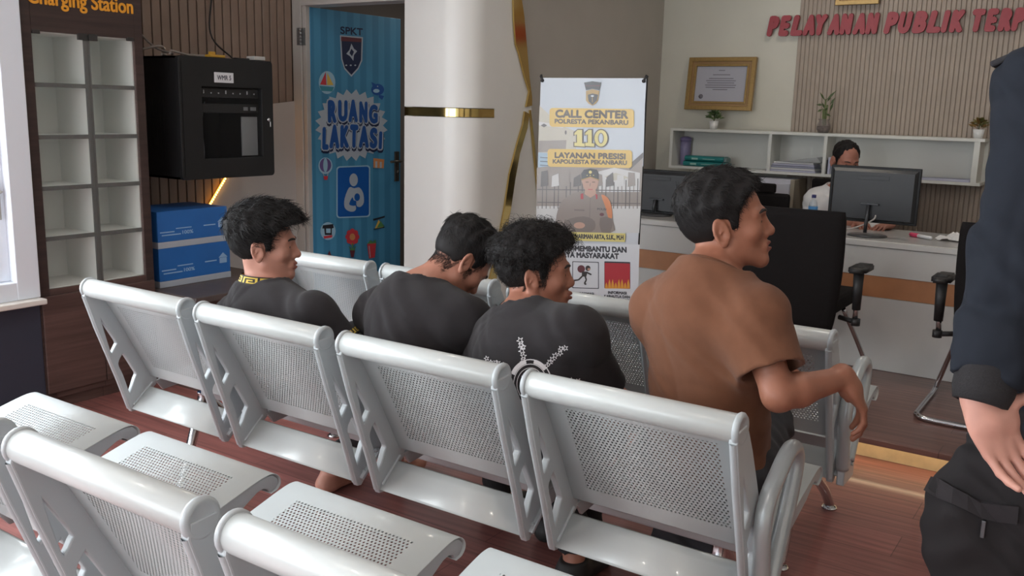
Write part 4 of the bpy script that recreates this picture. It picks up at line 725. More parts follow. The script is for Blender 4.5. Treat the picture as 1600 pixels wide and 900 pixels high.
# ================================================================== visitor chairs on the platform
M_mesh = mat('black_mesh_fabric', (27, 24, 24), .9, noise=.06, nscale=60, bump=.3, bscale=600, spec=.2)
def visitor_chair(x0, x1, y, label, zt=1.05, zb=.44):
    global o0
    cx = (x0+x1)/2; o0 = Vector((cx, y+.25, ZP)); t = thing('office_chair', label, 'chair', o0, 0, 'black visitor chairs at the counter'); w = x1-x0
    b = MB(); nz, nx = 14, 10; G = {}
    for k in range(nz+1):
        for i in range(nx+1):
            f = k/nz; s_ = i/nx*2-1; hw = w/2*(.86+.14*math.sin(math.pi*min(1, f*1.0)**.8*.62))*(1-.02*(f > .95)); z = zb+(zt-zb)*f; bow = .05*math.sin(math.pi*f*.9)+.03*s_*s_
            for q, off in ((0, 0), (1, .05)): G[k, i, q] = b._v((cx+s_*hw, y+.02-.06*f+(.09*(f-.5)**2)-.0+bow*.5+off*(1-.6*abs(s_)**4)*(1-.5*(abs(f-.5)*2)**6), z))
    for k in range(nz):
        for i in range(nx):
            b.face([G[k, i, 0], G[k, i+1, 0], G[k+1, i+1, 0], G[k+1, i, 0]], True); b.face([G[k, i, 1], G[k+1, i, 1], G[k+1, i+1, 1], G[k, i+1, 1]], True)
    for k in range(nz): b.face([G[k, 0, 0], G[k+1, 0, 0], G[k+1, 0, 1], G[k, 0, 1]]); b.face([G[k, nx, 0], G[k, nx, 1], G[k+1, nx, 1], G[k+1, nx, 0]])
    for i in range(nx): b.face([G[0, i, 0], G[0, i, 1], G[0, i+1, 1], G[0, i+1, 0]]); b.face([G[nz, i, 0], G[nz, i+1, 0], G[nz, i+1, 1], G[nz, i, 1]])
    L(b).build('backrest', M_mesh, t)
    b = MB(); b.box((cx-w*.46, y+.06, ZP+.40), (cx+w*.46, y+.54, ZP+.475), .022); L(b).build('seat', M_mesh, t)
    for s_ in (-1, 1):
        ax = cx+s_*(w/2+.062); b = MB(); b.tube([(ax-s_*.005, y+.13, .50), (ax, y+.115, .60)], .013, 10); L(b).build('armrest_post', M_chrome, t)
        b = MB(); b.tube([(ax, y+.115, .56), (ax, y+.10, .745)], [.021, .026], 12); b.tube([(ax, y+.13, .475), (ax, y+.13, .51)], .022, 10); b.tube([(ax, y+.13, .492), (ax-s_*.09, y+.16, .50)], .013, 8)
        t_ = bmesh.new(); bmesh.ops.create_cube(t_, size=1); bmesh.ops.bevel(t_, geom=list(t_.edges), offset=.18, segments=3, affect='EDGES'); b.merge(t_, Matrix.Translation((ax, y+.14, .765)) @ Matrix.Diagonal((.085, .25, .034, 1)), True); L(b).build('armrest', M_blk2, t)
    b = MB(); zz = ZP+.013; pts = []
    for s_ in (-1, 1):
        x = cx+s_*(w/2+.01); xw = x+s_*.075; P = [(cx, y-.13, zz), (xw-s_*.07, y-.13, zz), (xw-s_*.01, y-.08, zz), (xw, y-.02, zz), (xw, y+.36, zz), (xw-s_*.005, y+.43, zz+.03), (xw-s_*.05, y+.37, zz+.18), (x-s_*.04, y+.24, zz+.39)]
        b.tube(spline(P, 6), .0125, 10)
    L(b).build('sled_leg', M_chrome, t); return t
visitor_chair(1.275, 1.800, 2.70, 'black visitor chair with chrome sled legs, in front of the monitor on the pole')
visitor_chair(2.305, 2.83, 2.70, 'black visitor chair with chrome sled legs, half hidden by the standing man')
# behind the counter: white cabinet, officer's chair, second chair
o0 = Vector((.95, 4.9, ZP)); t = thing('low_cabinet', 'low white cabinet with beige ends under the wall shelf', 'cabinet', o0); xa_, xb_ = .28, onY(1241, 300, 4.80).x; zz = onY(1200, 279, 4.80).z
b = MB(); b.box((xa_, 4.80, ZP), (xb_-.03, YBS-.02, zz), .003); L(b).build('body', mat('cabinet_lilac_white', (206, 206, 216), .5), t); b = MB(); b.box((xb_-.03, 4.79, ZP), (xb_, YBS-.02, zz+.002), .002); L(b).build('end_panel', mat('beige_panel', (160, 150, 134), .6), t)
b = MB(); b.box((xa_+.01, 4.788, ZP+.03), ((xa_+xb_)/2-.02, 4.799, zz-.03), .002); L(b).build('door', mat('cabinet_lilac_white', (206, 206, 216), .5), t); b = MB(); b.box(((xa_+xb_)/2-.015, 4.788, ZP+.03), (xb_-.035, 4.799, zz-.03), .002); L(b).build('door', mat('cabinet_lilac_white', (206, 206, 216), .5), t)
def swivel(x, y, w, zt, zb, label, head=None):
    global o0
    o0 = Vector((x, y+.1, ZP)); t = thing('swivel_chair', label, 'chair', o0, 0, 'black swivel chairs behind the counter'); b = MB(); b.box((x-w/2, y, zb), (x+w/2, y+.06, zt), .02); L(b).build('backrest', M_mesh, t)
    if head: b = MB(); b.box((x+head[0]-.1, y, zt), (x+head[0]+.1, y+.05, head[1]), .012); L(b).build('headrest', M_mesh, t)
    b = MB(); b.box((x-w/2, y-.48, ZP+.42), (x+w/2, y-.02, ZP+.49), .02); b.box((x-.03, y-.1, ZP+.44), (x+.03, y+.09, zb+.1), .006); L(b).build('seat', M_mesh, t); b = MB(); b.tube([(x, y-.22, ZP+.08), (x, y-.22, ZP+.43)], .025, 12); L(b).build('column', M_chrome, t)
    b = MB()
    for k in range(5): a = k*1.2566; b.tube([(x, y-.22, ZP+.09), (x+.27*math.cos(a), y-.22+.27*math.sin(a), ZP+.055)], [.025, .015], 8); b.lathe([(0, -.02), (.026, -.02), (.026, .02), (0, .02)], (x+.27*math.cos(a), y-.22+.27*math.sin(a), ZP+.026), (math.sin(a), -math.cos(a), 0), 12)
    L(b).build('star_base', M_blk2, t); return t
swivel(1.27, 4.70, .46, onY(1250, 277, 4.70).z, .62, 'black swivel chair behind the man in white')
xq = onY(1203, 300, 4.30).x; swivel(xq-.06, 4.30, .38, onY(1205, 302, 4.30).z, .6, 'empty black swivel chair with headrest in front of the low white cabinet', (-.01, onY(1200, 287, 4.3).z))
# ================================================================== people: smooth implicit bodies -> one continuous mesh each
f32 = np.float32
def A3(v): return np.array(tuple(v), dtype=f32)
def nrm(a): return np.sqrt((a*a).sum(-1))
def smin(a, b, k): h = np.maximum(k-np.abs(a-b), 0)/k; return np.minimum(a, b)-h*h*k*.25
def smax(a, b, k): return -smin(-a, -b, k)
def cap(P, a, b, ra, rb):
    a = A3(a); b = A3(b); ba = b-a; pa = P-a; h = np.clip(pa@ba/max(float(ba@ba), 1e-9), 0, 1); return nrm(pa-h[:, None]*ba)-(ra+(rb-ra)*h)
def ell(P, c, r, M=None):
    q = P-A3(c)
    if M is not None: q = q@M
    r = A3(r); k0 = nrm(q/r); k1 = nrm(q/(r*r)); return k0*(k0-1)/np.maximum(k1, 1e-6)
def sph(P, c, r): return nrm(P-A3(c))-r
def half(P, p, n): n = A3(Vector(n).normalized()); return (P-A3(p))@n
def axes(fwd, up):
    f = Vector(fwd).normalized(); r = f.cross(Vector(up)).normalized(); u = r.cross(f); return np.array([[r.x, f.x, u.x], [r.y, f.y, u.y], [r.z, f.z, u.z]], dtype=f32)
def surface(fn, lo, hi, h):
    """surface nets over a sparse-evaluated grid -> verts, quads"""
    lo = np.array(lo, f32); n4 = np.ceil((np.array(hi)-lo)/(4*h)).astype(int)+1; ax = [lo[i]+4*h*np.arange(n4[i]+1, dtype=f32) for i in range(3)]
    C3 = np.stack(np.meshgrid(*ax, indexing='ij'), -1); sh = C3.shape[:3]; dc = fn(C3.reshape(-1, 3)).reshape(sh)
    mn = np.full(n4, 1e9, f32)
    for i in (0, 1):
        for j in (0, 1):
            for k in (0, 1): mn = np.minimum(mn, np.abs(dc[i:n4[0]+i, j:n4[1]+j, k:n4[2]+k]))
    act = mn < 4*h*1.5
    N = n4*4; D = np.repeat(np.repeat(np.repeat(dc[:-1, :-1, :-1], 4, 0), 4, 1), 4, 2).astype(f32)
    idx = np.argwhere(act); o = np.stack(np.meshgrid(*[np.arange(4)]*3, indexing='ij'), -1).reshape(-1, 3)
    I = (idx[:, None, :]*4+o[None]).reshape(-1, 3); out = np.empty(len(I), f32)
    for s in range(0, len(I), 400000): out[s:s+400000] = fn(lo+I[s:s+400000].astype(f32)*h)
    D[I[:, 0], I[:, 1], I[:, 2]] = out
    Sg = D < 0; c = np.zeros(N-1, np.int8)
    for i in (0, 1):
        for j in (0, 1):
            for k in (0, 1): c += Sg[i:N[0]-1+i, j:N[1]-1+j, k:N[2]-1+k]
    cells = np.argwhere((c > 0) & (c < 8)); vid = np.full(N-1, -1, np.int32); vid[cells[:, 0], cells[:, 1], cells[:, 2]] = np.arange(len(cells))
    cor = [(i, j, k) for i in (0, 1) for j in (0, 1) for k in (0, 1)]; val = [D[cells[:, 0]+i, cells[:, 1]+j, cells[:, 2]+k] for i, j, k in cor]
    acc = np.zeros((len(cells), 3), f32); cnt = np.zeros(len(cells), f32)
    for a in range(8):
        for b2 in range(a+1, 8):
            if sum(abs(x-y) for x, y in zip(cor[a], cor[b2])) != 1: continue
            va, vb = val[a], val[b2]; m = (va < 0) != (vb < 0); t = np.where(m, va/np.where(m, va-vb, 1), 0)
            pa, pb = np.array(cor[a], f32), np.array(cor[b2], f32); acc += (pa+(pb-pa)*t[:, None])*m[:, None]; cnt += m
    V_ = lo+(cells+acc/cnt[:, None])*h; Q = []
    for a in range(3):
        s0 = [slice(None)]*3; s1 = [slice(None)]*3; s0[a] = slice(0, -1); s1[a] = slice(1, None)
        E = np.argwhere(Sg[tuple(s0)] != Sg[tuple(s1)]); b_, c_ = (a+1) % 3, (a+2) % 3
        E = E[(E[:, b_] > 0) & (E[:, c_] > 0) & (E[:, b_] < N[b_]-1) & (E[:, c_] < N[c_]-1)]
        if not len(E): continue
        def g(db, dc_): e = E.copy(); e[:, b_] -= db; e[:, c_] -= dc_; return vid[e[:, 0], e[:, 1], e[:, 2]]
        q = np.stack([g(1, 1), g(0, 1), g(0, 0), g(1, 0)], 1); ins = Sg[E[:, 0], E[:, 1], E[:, 2]]; q[~ins] = q[~ins][:, ::-1]; Q.append(q)
    Q = np.concatenate(Q); return V_, Q[(Q >= 0).all(1)]
def np_mesh(name, V_, Q, mats, smooth=True, midx=None):
    me = bpy.data.meshes.new(name); me.vertices.add(len(V_)); me.vertices.foreach_set('co', V_.astype(f32).ravel()); me.loops.add(Q.size); me.loops.foreach_set('vertex_index', Q.astype(np.int32).ravel())
    me.polygons.add(len(Q)); me.polygons.foreach_set('loop_start', np.arange(0, Q.size, Q.shape[1], dtype=np.int32)); me.polygons.foreach_set('loop_total', np.full(len(Q), Q.shape[1], np.int32))
    for m in (mats if isinstance(mats, (list, tuple)) else [mats]): me.materials.append(m)
    if midx is not None: me.polygons.foreach_set('material_index', midx.astype(np.int32))
    me.polygons.foreach_set('use_smooth', np.full(len(Q), smooth)); me.update(calc_edges=True); me.validate(); return me
def relax(V_, Q, it=2, f=.5):
    for _ in range(it):
        acc = np.zeros_like(V_); cnt = np.zeros(len(V_), f32)
        for a in range(4):
            np.add.at(acc, Q[:, a], V_[Q[:, (a+1) % 4]]); np.add.at(cnt, Q[:, a], 1)
        V_ = V_*(1-f)+acc/np.maximum(cnt, 1)[:, None]*f
    return V_
def loc(P, pts, R_, fn):
    pts = [A3(p) for p in pts]; c = sum(pts)/len(pts); R_ = max(float(np.linalg.norm(p-c)) for p in pts)+R_; d = nrm(P-c)-R_; m = d < .07
    if m.any(): d[m] = fn(P[m])
    return d
# ---- head in its own frame: x right, y forward, z up, origin between the ears
CR_C, CR_R = (0, -.008, .034), (.0745, .097, .088)
def head_sdf(q, o):
    m = np.abs(q[:, :1]); s = np.concatenate([m, q[:, 1:]], 1)   # mirrored
    d = ell(q, CR_C, CR_R)
    d = smin(d, ell(q, (0, .028, -.022), (.061, .066, .078)), .03)
    d = smin(d, cap(s, (.050, .008, -.056), (.016, .074, -.095), .017, .017), .030)                 # jaw
    d = smin(d, sph(q, (0, .080, -.097), .0165), .02)                                                   # chin
    d = smin(d, ell(s, (.044, .060, -.020), (.022, .020, .020)), .022)                                  # cheekbone
    d = smin(d, cap(s, (.012, .092, .022), (.046, .072, .022), .009, .008), .014)                      # brow
    d = smax(d, -ell(s, (.033, .102, .001), (.019, .017, .013)), .014)                                  # socket
    d = smin(d, sph(s, (.032, .0745, .000), .0140), .004)                                             # lids
    d = smax(d, -ell(s, (.033, .092, -.0005), (.0125, .010, .0036)), .002)
    nl = o.get('nose', .112)
    d = smin(d, cap(q, (0, .090, .012), (0, nl-.006, -.026), .0075, .0105), .012)                       # nose
    d = smin(d, sph(q, (0, nl-.006, -.030), .0115), .008); d = smin(d, sph(s, (.0125, .094, -.035), .0095), .008)
    d = smax(d, -sph(s, (.006, .100, -.043), .0042), .003)
    lp = o.get('lip', 0)
    d = smin(d, ell(q, (0, .086, -.064), (.026, .016, .018)), .012)
    d = smin(d, cap(s, (0, .101+lp, -.0585), (.019, .090, -.0615), .0065, .003), .005)
    d = smin(d, cap(s, (0, .100+lp, -.0705), (.017, .089, -.0665), .0072, .003), .005)
    d = smax(d, -ell(s, (0, .108+lp, -.0642), (.021, .016, .0016+o.get('open', 0))), .002)
    # ear: tilted disc with a raised rim
    M = axes((.32, .10, .05), (0, -.22, 1)); e = (s-A3((.079, -.014, -.010)))@M.astype(f32)  # e: along x'=in-plane, y'=out, z'=up
    ee = ell(e, (0, 0, 0), (.0185, .0075, .0325)); rim = np.sqrt((nrm(e[:, [0, 2]]/A3((.0165, .030))[None, :2] if False else e[:, [0, 2]]/np.array([.0165, .030], f32))-1)**2*.0004+(e[:, 1]-.004)**2)-.0042
    rim = smax(rim, -e[:, 2]-.022, .006); lobe = sph(e, (.002, .0, -.026), .0085)
    ear = smin(smin(ee, rim, .005), lobe, .008); ear = smax(ear, -ell(e, (.003, .0085, -.003), (.0100, .0085, .0165)), .003)
    ear = smin(ear, cap(e, (-.006, .003, .012), (.004, .005, -.002), .003, .003), .004)
    return smin(d, ear, .006)
def hand_sdf(P, w, fd, nd, side, curl=(.35, .45, .3), spread=.06, thumb=None, sc=1.0):
    """w wrist, fd finger direction, nd back-of-hand normal, side=+1 thumb on +x"""
    f = Vector(fd).normalized(); n = Vector(nd); n = (n-f*n.dot(f)).normalized(); x = f.cross(n)*side
    R3 = np.array([[x.x, f.x, n.x], [x.y, f.y, n.y], [x.z, f.z, n.z]], f32); q = ((P-A3(w))@R3)/sc
    d = smin(ell(q, (.000, .045, 0), (.042, .056, .0155)), cap(q, (0, -.01, 0), (0, .03, 0), .0255, .027), .022)
    d = smin(d, ell(q, (.028, .030, -.008), (.019, .032, .015)), .015)
    base = [(.030, .088), (.010, .094), (-.011, .090), (-.030, .080)]; lens = [(.040, .025, .020), (.045, .028, .021), (.041, .026, .020), (.032, .019, .018)]; fr = (.0088, .0090, .0085, .0076)
    for i, ((bx, by), ln, r) in enumerate(zip(base, lens, fr)):
        a = 0; p = Vector((bx*.92, by-.022, 0)); d = smin(d, cap(q, p, (bx, by, 0), r*1.1, r*1.08), .008); p = Vector((bx, by, 0)); sp = spread*(1.5-i)
        for k, L_ in enumerate(ln):
            a += curl[k]*(1+.12*i); p2 = p+Vector((math.sin(sp)*math.cos(a), math.cos(sp)*math.cos(a), -math.sin(a)))*L_; d = smin(d, cap(q, p, p2, r*(1-.06*k), r*(.94-.07*k)), .0035); p = p2
    th = thumb or [(.030, .018, -.010), (.052, .046, -.018), (.064, .076, -.022), (.068, .100, -.022)]
    for k, (a_, b_) in enumerate(zip(th, th[1:])): d = smin(d, cap(q, a_, b_, .0125-.0015*k, .0112-.0017*k), .008)
    return d*sc
SKIN = {}
def skin_mat(name, col):
    return mat(name, col, .48, noise=.05, nscale=25, sss=.05, bump=.06, bscale=500, spec=.4)
M_hair = mat('black_hair', (30, 27, 27), .6, spec=.2); M_hair2 = mat('black_hair_strand', (33, 30, 30), .5, spec=.3)
M_eye = mat('eye_white', (214, 206, 198), .2); M_iris = mat('iris_dark', (44, 28, 22), .15); M_brow = mat('brow_hair', (40, 32, 30), .7)
class Man:
    def __init__(s, name, label, J, skin, opt, h=.0042, group=None):
        s.J = {k: Vector(v) for k, v in J.items()}; s.o = opt; j = s.J; s.h = h
        s.R = axes(J['face'], J['up']); s.hc = A3(j['head']); s.sk = skin
        up = (j['neck']-j['pelvis']).normalized(); r = j['sh_r']-j['sh_l']; r = (r-up*r.dot(up)).normalized(); fw = up.cross(r)
        s.T = np.array([[r.x, fw.x, up.x], [r.y, fw.y, up.y], [r.z, fw.z, up.z]], f32); s.r, s.fw, s.upv = r, fw, up
        s.root = None; s.label, s.name = label, name
        pts = np.array([tuple(v) for k, v in s.J.items() if k not in ('face', 'up', 'hd_r', 'hn_r', 'hd_l', 'hn_l')]); s.lo = pts.min(0)-.22; s.hi = pts.max(0)+.22; s.lo[2] = max(s.lo[2], -.03)
        s.root_loc = Vector((j['pelvis'].x, j['pelvis'].y, s.o.get('floor', 0)))
    def torso(s, P, g=0, wide=1.0):
        j = s.J; T = s.T; ch = j['neck'].lerp(j['pelvis'], .36); wa = j['neck'].lerp(j['pelvis'], .70); k = s.o.get('bulk', 1)*wide
        if 'mid' in j: wa = j['mid']; ch = j['neck'].lerp(j['mid'], .52)
        L_ = (j['neck']-j['pelvis']).length; rz = min(.170, .36*L_)
        d = ell(P, ch-s.fw*.004, (.148*k+g, .100*k+g, rz+g*.5), T); d = smin(d, ell(P, wa, (.136*k+g, .100*k+g, min(.16, .36*L_)+g), T), .09)
        d = smin(d, ell(P, j['pelvis'], (.152*k+g, .108*k+g, .112+g), T), .08)
        b0 = j['sh_l'].lerp(j['sh_r'], .5)-s.fw*.010; hw = (j['sh_r']-j['sh_l']).length
        for sh in ('sh_l', 'sh_r'):
            d = smin(d, cap(P, j[sh], b0, .049+g, .060+g*.8), .085)
            d = smin(d, cap(P, j['neck']-s.upv*.012-s.fw*.004, j[sh].lerp(j['neck'], .12), .040+g*.3, .038+g*.5), .08)
        return d
    def arm(s, P, e, g=0):
        j = s.J; d = cap(P, j['sh_'+e], j['el_'+e], .0475+g, .0345+g); return smin(d, smin(cap(P, j['el_'+e], j['el_'+e].lerp(j['wr_'+e], .3), .0335+g, .0365+g), cap(P, j['el_'+e].lerp(j['wr_'+e], .3), j['wr_'+e], .0365+g, .0255+g), .02), .02)
    def leg(s, P, e, g=0):
        j = s.J; d = cap(P, j['hip_'+e], j['kn_'+e], .080+g, .056+g); d2 = cap(P, j['kn_'+e], j['an_'+e].lerp(j['kn_'+e], .65), .053+g, .053+g); d3 = cap(P, j['an_'+e].lerp(j['kn_'+e], .65), j['an_'+e], .053+g, .036+g)
        return smin(d, smin(d2, d3, .02), .03)
    def foot(s, P, e, g=0):
        j = s.J; a = j['an_'+e]; f = Vector((s.fw.x, s.fw.y, 0)).normalized(); z = s.o.get('floor', 0); d = cap(P, Vector((a.x, a.y, z+.038))-f*.03, Vector((a.x, a.y, z+.03))+f*.15, .034+g, .028+g); d = smin(d, cap(P, a, Vector((a.x, a.y, z+.045)), .035+g, .036+g), .03); return np.maximum(d, z+.004-P[:, 2])
    def local(s, P): return (P-s.hc)@s.R
    def body(s, P):
        j = s.J; d = s.torso(P)
        hp = s.hc+s.R@A3((0, -.018, -.055)); d = smin(d, cap(P, j['neck']-s.upv*.02, hp, .056, .051), .035)
        q = s.local(P); far = nrm(q); near = far < .22; dh = far-.17
        if near.any(): dh[near] = head_sdf(q[near], s.o)
        d = smin(d, dh, .022)
        for e in 'lr':
            d = smin(d, loc(P, [j['sh_'+e], j['el_'+e], j['wr_'+e]], .06, lambda p: s.arm(p, e)), .03); d = smin(d, loc(P, [j['hip_'+e], j['kn_'+e], j['an_'+e]], .10, lambda p: s.leg(p, e)), .04); d = np.minimum(d, loc(P, [j['an_'+e]], .26, lambda p: s.foot(p, e)))
            w = A3(j['wr_'+e]); m = nrm(P-w) < .26; dd = nrm(P-w)-.22
            if m.any(): dd[m] = hand_sdf(P[m], j['wr_'+e], j['hd_'+e], j['hn_'+e], 1 if s.o.get('side_'+e, 1) > 0 else -1, **s.o.get('hand_'+e, {}))
            d = smin(d, dd, .010)
        return d
    def make(s, fn, name, mats, parent=None, h=None, lo=None, hi=None, sm=1, midx=None):
        V_, Q = surface(fn, s.lo if lo is None else lo, s.hi if hi is None else hi, h or s.h)
        if sm: V_ = relax(V_, Q, sm, .5)
        mi = midx(V_[Q].mean(1)) if midx else None
        o = add(name, np_mesh(name, V_-A3(s.root_loc), Q, mats, True, mi), parent); s.V, s.Q = V_, Q; o['_'] = 0; del o['_']; return o
    def build(s):
        lip = mat('lips_'+s.name+str(s.sk), tuple(int(a*b) for a, b in zip(s.sk, (.86, .70, .68))), .42); o = s.o
        def mi(c):
            q = s.local(c.astype(f32)); m = (np.abs(q[:, 0]) < .021) & (q[:, 1] > .085) & (q[:, 2] < -.054) & (q[:, 2] > -.0775)
            return m.astype(int)
        body = s.make(s.body, 'person', [skin_mat('skin_'+str(s.sk), s.sk), lip], None, sm=1, midx=mi); body.location = s.root_loc; tag(body, s.label, 'person'); s.root = body
        s.bV, s.bQ = s.V, s.Q; me = body.data; s.bvh = BVHTree.FromPolygons([v.co[:] for v in me.vertices], [tuple(p.vertices) for p in me.polygons])
        for sx in (-1, 1):
            b = MB(); c = s.W((sx*.032, .0745, 0)); b.mi = 0; n = 16
            d = (Vector(s.R[:, 1])+Vector(s.R[:, 0])*o.get('gaze', 0)).normalized(); prof = [(.0122*math.sin(math.pi*k/n), -.0122*math.cos(math.pi*k/n)) for k in range(n+1)]
            b.lathe(prof[:12], c, d, 16); b.mi = 1; b.lathe(prof[11:], c, d, 16); b.build('eye', [M_eye, M_iris], body)
            b = MB(); P = []
            for k in range(7):
                t = k/6; x = sx*(.013+.036*t); z = .020+.006*math.sin(math.pi*(.15+.75*t)); h_ = s.bvh.ray_cast(s.W((x, .2, z)), -Vector(s.R[:, 1])); P.append(h_[0] if h_[0] else s.W((x, .09-.02*t, z)))
            b.tube([p+Vector(s.R[:, 1])*.0005 for p in P], [.0022, .0036, .004, .004, .0036, .003, .0015], 6); b.build('eyebrow', M_brow, body)
        return s
    def W(s, q): return Vector(s.hc+s.R@A3(q))-s.root_loc
    def hair(s, side=.006, top=.02, front=.0, lumps=None, nape=-.075, strands=1500, slen=.02, curl=0, lift=.35, fade=.026, zcut=0, srad=.0009, flow=(0, -1, -.2), seed=1):
        rnd = np.random.RandomState(seed)
        ys = np.array([-.2, -.075, -.05, -.034, -.022, -.008, .008, .012, .028, .034, .05, .068, .085, .2], f32); zs = np.array([nape, nape, nape+.008, -.045, .006+zcut, .022+zcut, .018, -.012, -.008, .034, .058, .082-front, .094-front, .12-front], f32)
        if lumps: L_ = rnd.normal(size=(lumps[0], 3)).astype(f32); L_ /= nrm(L_)[:, None]; L_ = L_[(L_[:, 2] > -.35)]; Lc = A3(CR_C)+L_*(A3(CR_R)+top*.55)
        def fn(P):
            q = s.local(P); far = nrm(q-A3((0, 0, .03))); d = far-.14; m = far < .20
            if m.any():
                a = q[m]; t = np.clip((a[:, 2]-.015)/.075, 0, 1); t = t*t*(3-2*t); fr = np.clip((a[:, 1]-.03)/.06, 0, 1)
                th = side+(top-side)*t+fr*t*front
                w = .0022*np.sin(a[:, 0]*170+3*np.sin(a[:, 2]*60))+.0022*np.sin(a[:, 1]*140+2.5*np.sin(a[:, 0]*90)); th = th+w*t
                nb = np.clip((-.02-a[:, 2])/.055, 0, 1); th = th*(1-.75*nb)
                e = ell(a, CR_C, CR_R)-th
                if lumps:
                    dm = np.full(len(a), 1e3, f32)
                    for c in Lc[:]: dm = np.minimum(dm, nrm(a-c))
                    w2 = np.clip((a[:, 2]+.005)/.05, 0, 1); e = e-np.clip((lumps[1]-dm), -.004, lumps[1])*.75*w2
                back = np.interp(a[:, 1], ys, zs).astype(f32)-a[:, 2]
                d[m] = smax(e, back*.75, .008)
            return d
        c = s.hc; hob = s.make(fn, 'hair', [M_hair], s.root, h=.0035, lo=c-.2, hi=c+.2, sm=1)
        # strands over the cap
        V_, Q = s.V, s.Q; cen = V_[Q].mean(1); nv = np.cross(V_[Q[:, 1]]-V_[Q[:, 0]], V_[Q[:, 3]]-V_[Q[:, 0]]); nv /= np.maximum(nrm(nv), 1e-9)[:, None]
        lc = s.local(cen.astype(f32)); ok = np.argwhere((ell(lc, CR_C, CR_R) > .003))[:, 0]
        pick = ok[rnd.randint(0, len(ok), strands)]; VV = []; FF = []; fl = s.R@A3(flow); fl = fl/np.linalg.norm(fl)
        p = cen[pick].astype(float); n = nv[pick].astype(float); z = lc[pick, 2]; K = len(pick); lw = np.clip((z+.05)/.09, .42, 1)
        g = (-s.R[:, 2]*.6+rnd.normal(size=(K, 3))*.6) if flow[1] == 9 else fl+rnd.normal(size=(K, 3))*.35
        g = g-n*(g*n).sum(1)[:, None]; g /= nrm(g)[:, None]+1e-9; l = (slen*lw*(.6+.8*rnd.rand(K)))[:, None]; w = np.cross(n, g); ph = rnd.rand(K, 1)*6.28; p = p-n*.002; lv = (.4+lw*.6)[:, None]
        for k in range(5):
            t = k/4; c_ = p+g*l*t+n*l*(lift*t*(1.3-t)*lv)+w*curl*l*np.sin(ph+t*5)+n*curl*l*(np.cos(ph+t*5)-np.cos(ph)); r = srad*(1-.75*t); VV += [c_+w*r, c_-w*r*.5+n*r*.87, c_-w*r*.5-n*r*.87]
        VV = np.stack(VV, 1).reshape(-1, 3); base = np.arange(K)[:, None]*15
        for k in range(4):
            for q in range(3): FF.append(base+np.array([[3*k+q, 3*k+(q+1) % 3, 3*k+3+(q+1) % 3, 3*k+3+q]]))
        FF = np.concatenate(FF)
        if fade:
            lb = s.local(s.bV.astype(f32)); cb = lb[s.bQ].mean(1); bk = np.interp(cb[:, 1], ys, zs)-cb[:, 2]; sel = np.argwhere((bk > -.006) & (bk < fade) & (cb[:, 1] < .045) & (cb[:, 2] > -.12) & (np.abs(cb[:, 0]) < .070) & ((cb[:, 1] < -.022) | (cb[:, 1] > .010)))[:, 0]
            if len(sel):
                pr_ = np.clip(1-bk[sel]/fade, 0, 1)**1.3; K = min(2600, len(sel)*4); sp_ = sel[rnd.choice(len(sel), K, p=pr_/pr_.sum())]; q4 = s.bV[s.bQ[sp_]].astype(float); uv = rnd.rand(K, 2)
                p = (q4[:, 0]*((1-uv[:, 0])*(1-uv[:, 1]))[:, None]+q4[:, 1]*(uv[:, 0]*(1-uv[:, 1]))[:, None]+q4[:, 2]*(uv[:, 0]*uv[:, 1])[:, None]+q4[:, 3]*((1-uv[:, 0])*uv[:, 1])[:, None])
                n = np.cross(q4[:, 1]-q4[:, 0], q4[:, 3]-q4[:, 0]); n /= nrm(n)[:, None]+1e-9; g = -s.R[:, 2][None]*.8-s.R[:, 1][None]*.3+rnd.normal(size=(K, 3))*.3; g = g-n*(g*n).sum(1)[:, None]; g /= nrm(g)[:, None]+1e-9; w = np.cross(n, g)
                o0_ = len(VV); R4 = []
                for k in range(3): c_ = p+g*.0065*k/2+n*(.0004+.0012*k/2); r = .0004*(1-.35*k); R4 += [c_+w*r, c_-w*r*.5+n*r*.87, c_-w*r*.5-n*r*.87]
                VV = np.concatenate([VV, np.stack(R4, 1).reshape(-1, 3)]); base = o0_+np.arange(K)[:, None]*9
                for k in range(2):
                    for q in range(3): FF = np.concatenate([FF, base+np.array([[3*k+q, 3*k+(q+1) % 3, 3*k+3+(q+1) % 3, 3*k+3+q]])])
        me = np_mesh('hair_strands', VV-A3(s.root_loc), FF, [M_hair2]); add('hair_strands', me, hob); return hob
    def shirt(s, m, name='t_shirt', sl=.62, loose=.016, neck=.062, hem=.0, fold=.004, fseed=0, long=False, extra=None, cut_end=.012, top=.014, tilt=.42, rib=True, rimc=None):
        j = s.J; s.nax = nax = (Vector(s.hc+s.R@A3((0, -.018, -.055)))-j['neck']).normalized(); s.cax = ca = (nax*.65+s.upv*.35+s.fw*tilt*.5).normalized(); s.rim = j['neck']+ca*top+s.fw*.004
        if rimc: s.rim, ca = Vector(rimc[0]), Vector(rimc[1]).normalized(); s.cax = ca
        def fn(P):
            d = s.torso(P, loose*.75, 1.02)
            dp = P-A3(j['neck']); u_ = dp@A3(s.r); v_ = dp@A3(s.upv); w_ = dp@A3(s.fw)
            rd = np.sqrt(u_*u_+v_*v_)+.02; an = np.arctan2(u_, -v_+.05)
            rg = lambda x: 1-2*np.abs(np.sin(x*.5))**.8
            f = fold*(.75*rg(an*12+fseed+1.8*np.sin(rd*11+fseed))*np.clip(rd*5, 0, 1)+.65*rg(v_*46+u_*18+2.4*np.sin(u_*13+fseed*2)+w_*20)*np.clip((-v_-.10)*6, 0, 1)+.4*np.sin(P@A3((61, 37, 53))+2.2*np.sin(P@A3((19, -23, 31)))))
            if extra: f = f+extra(P)
            cut = []
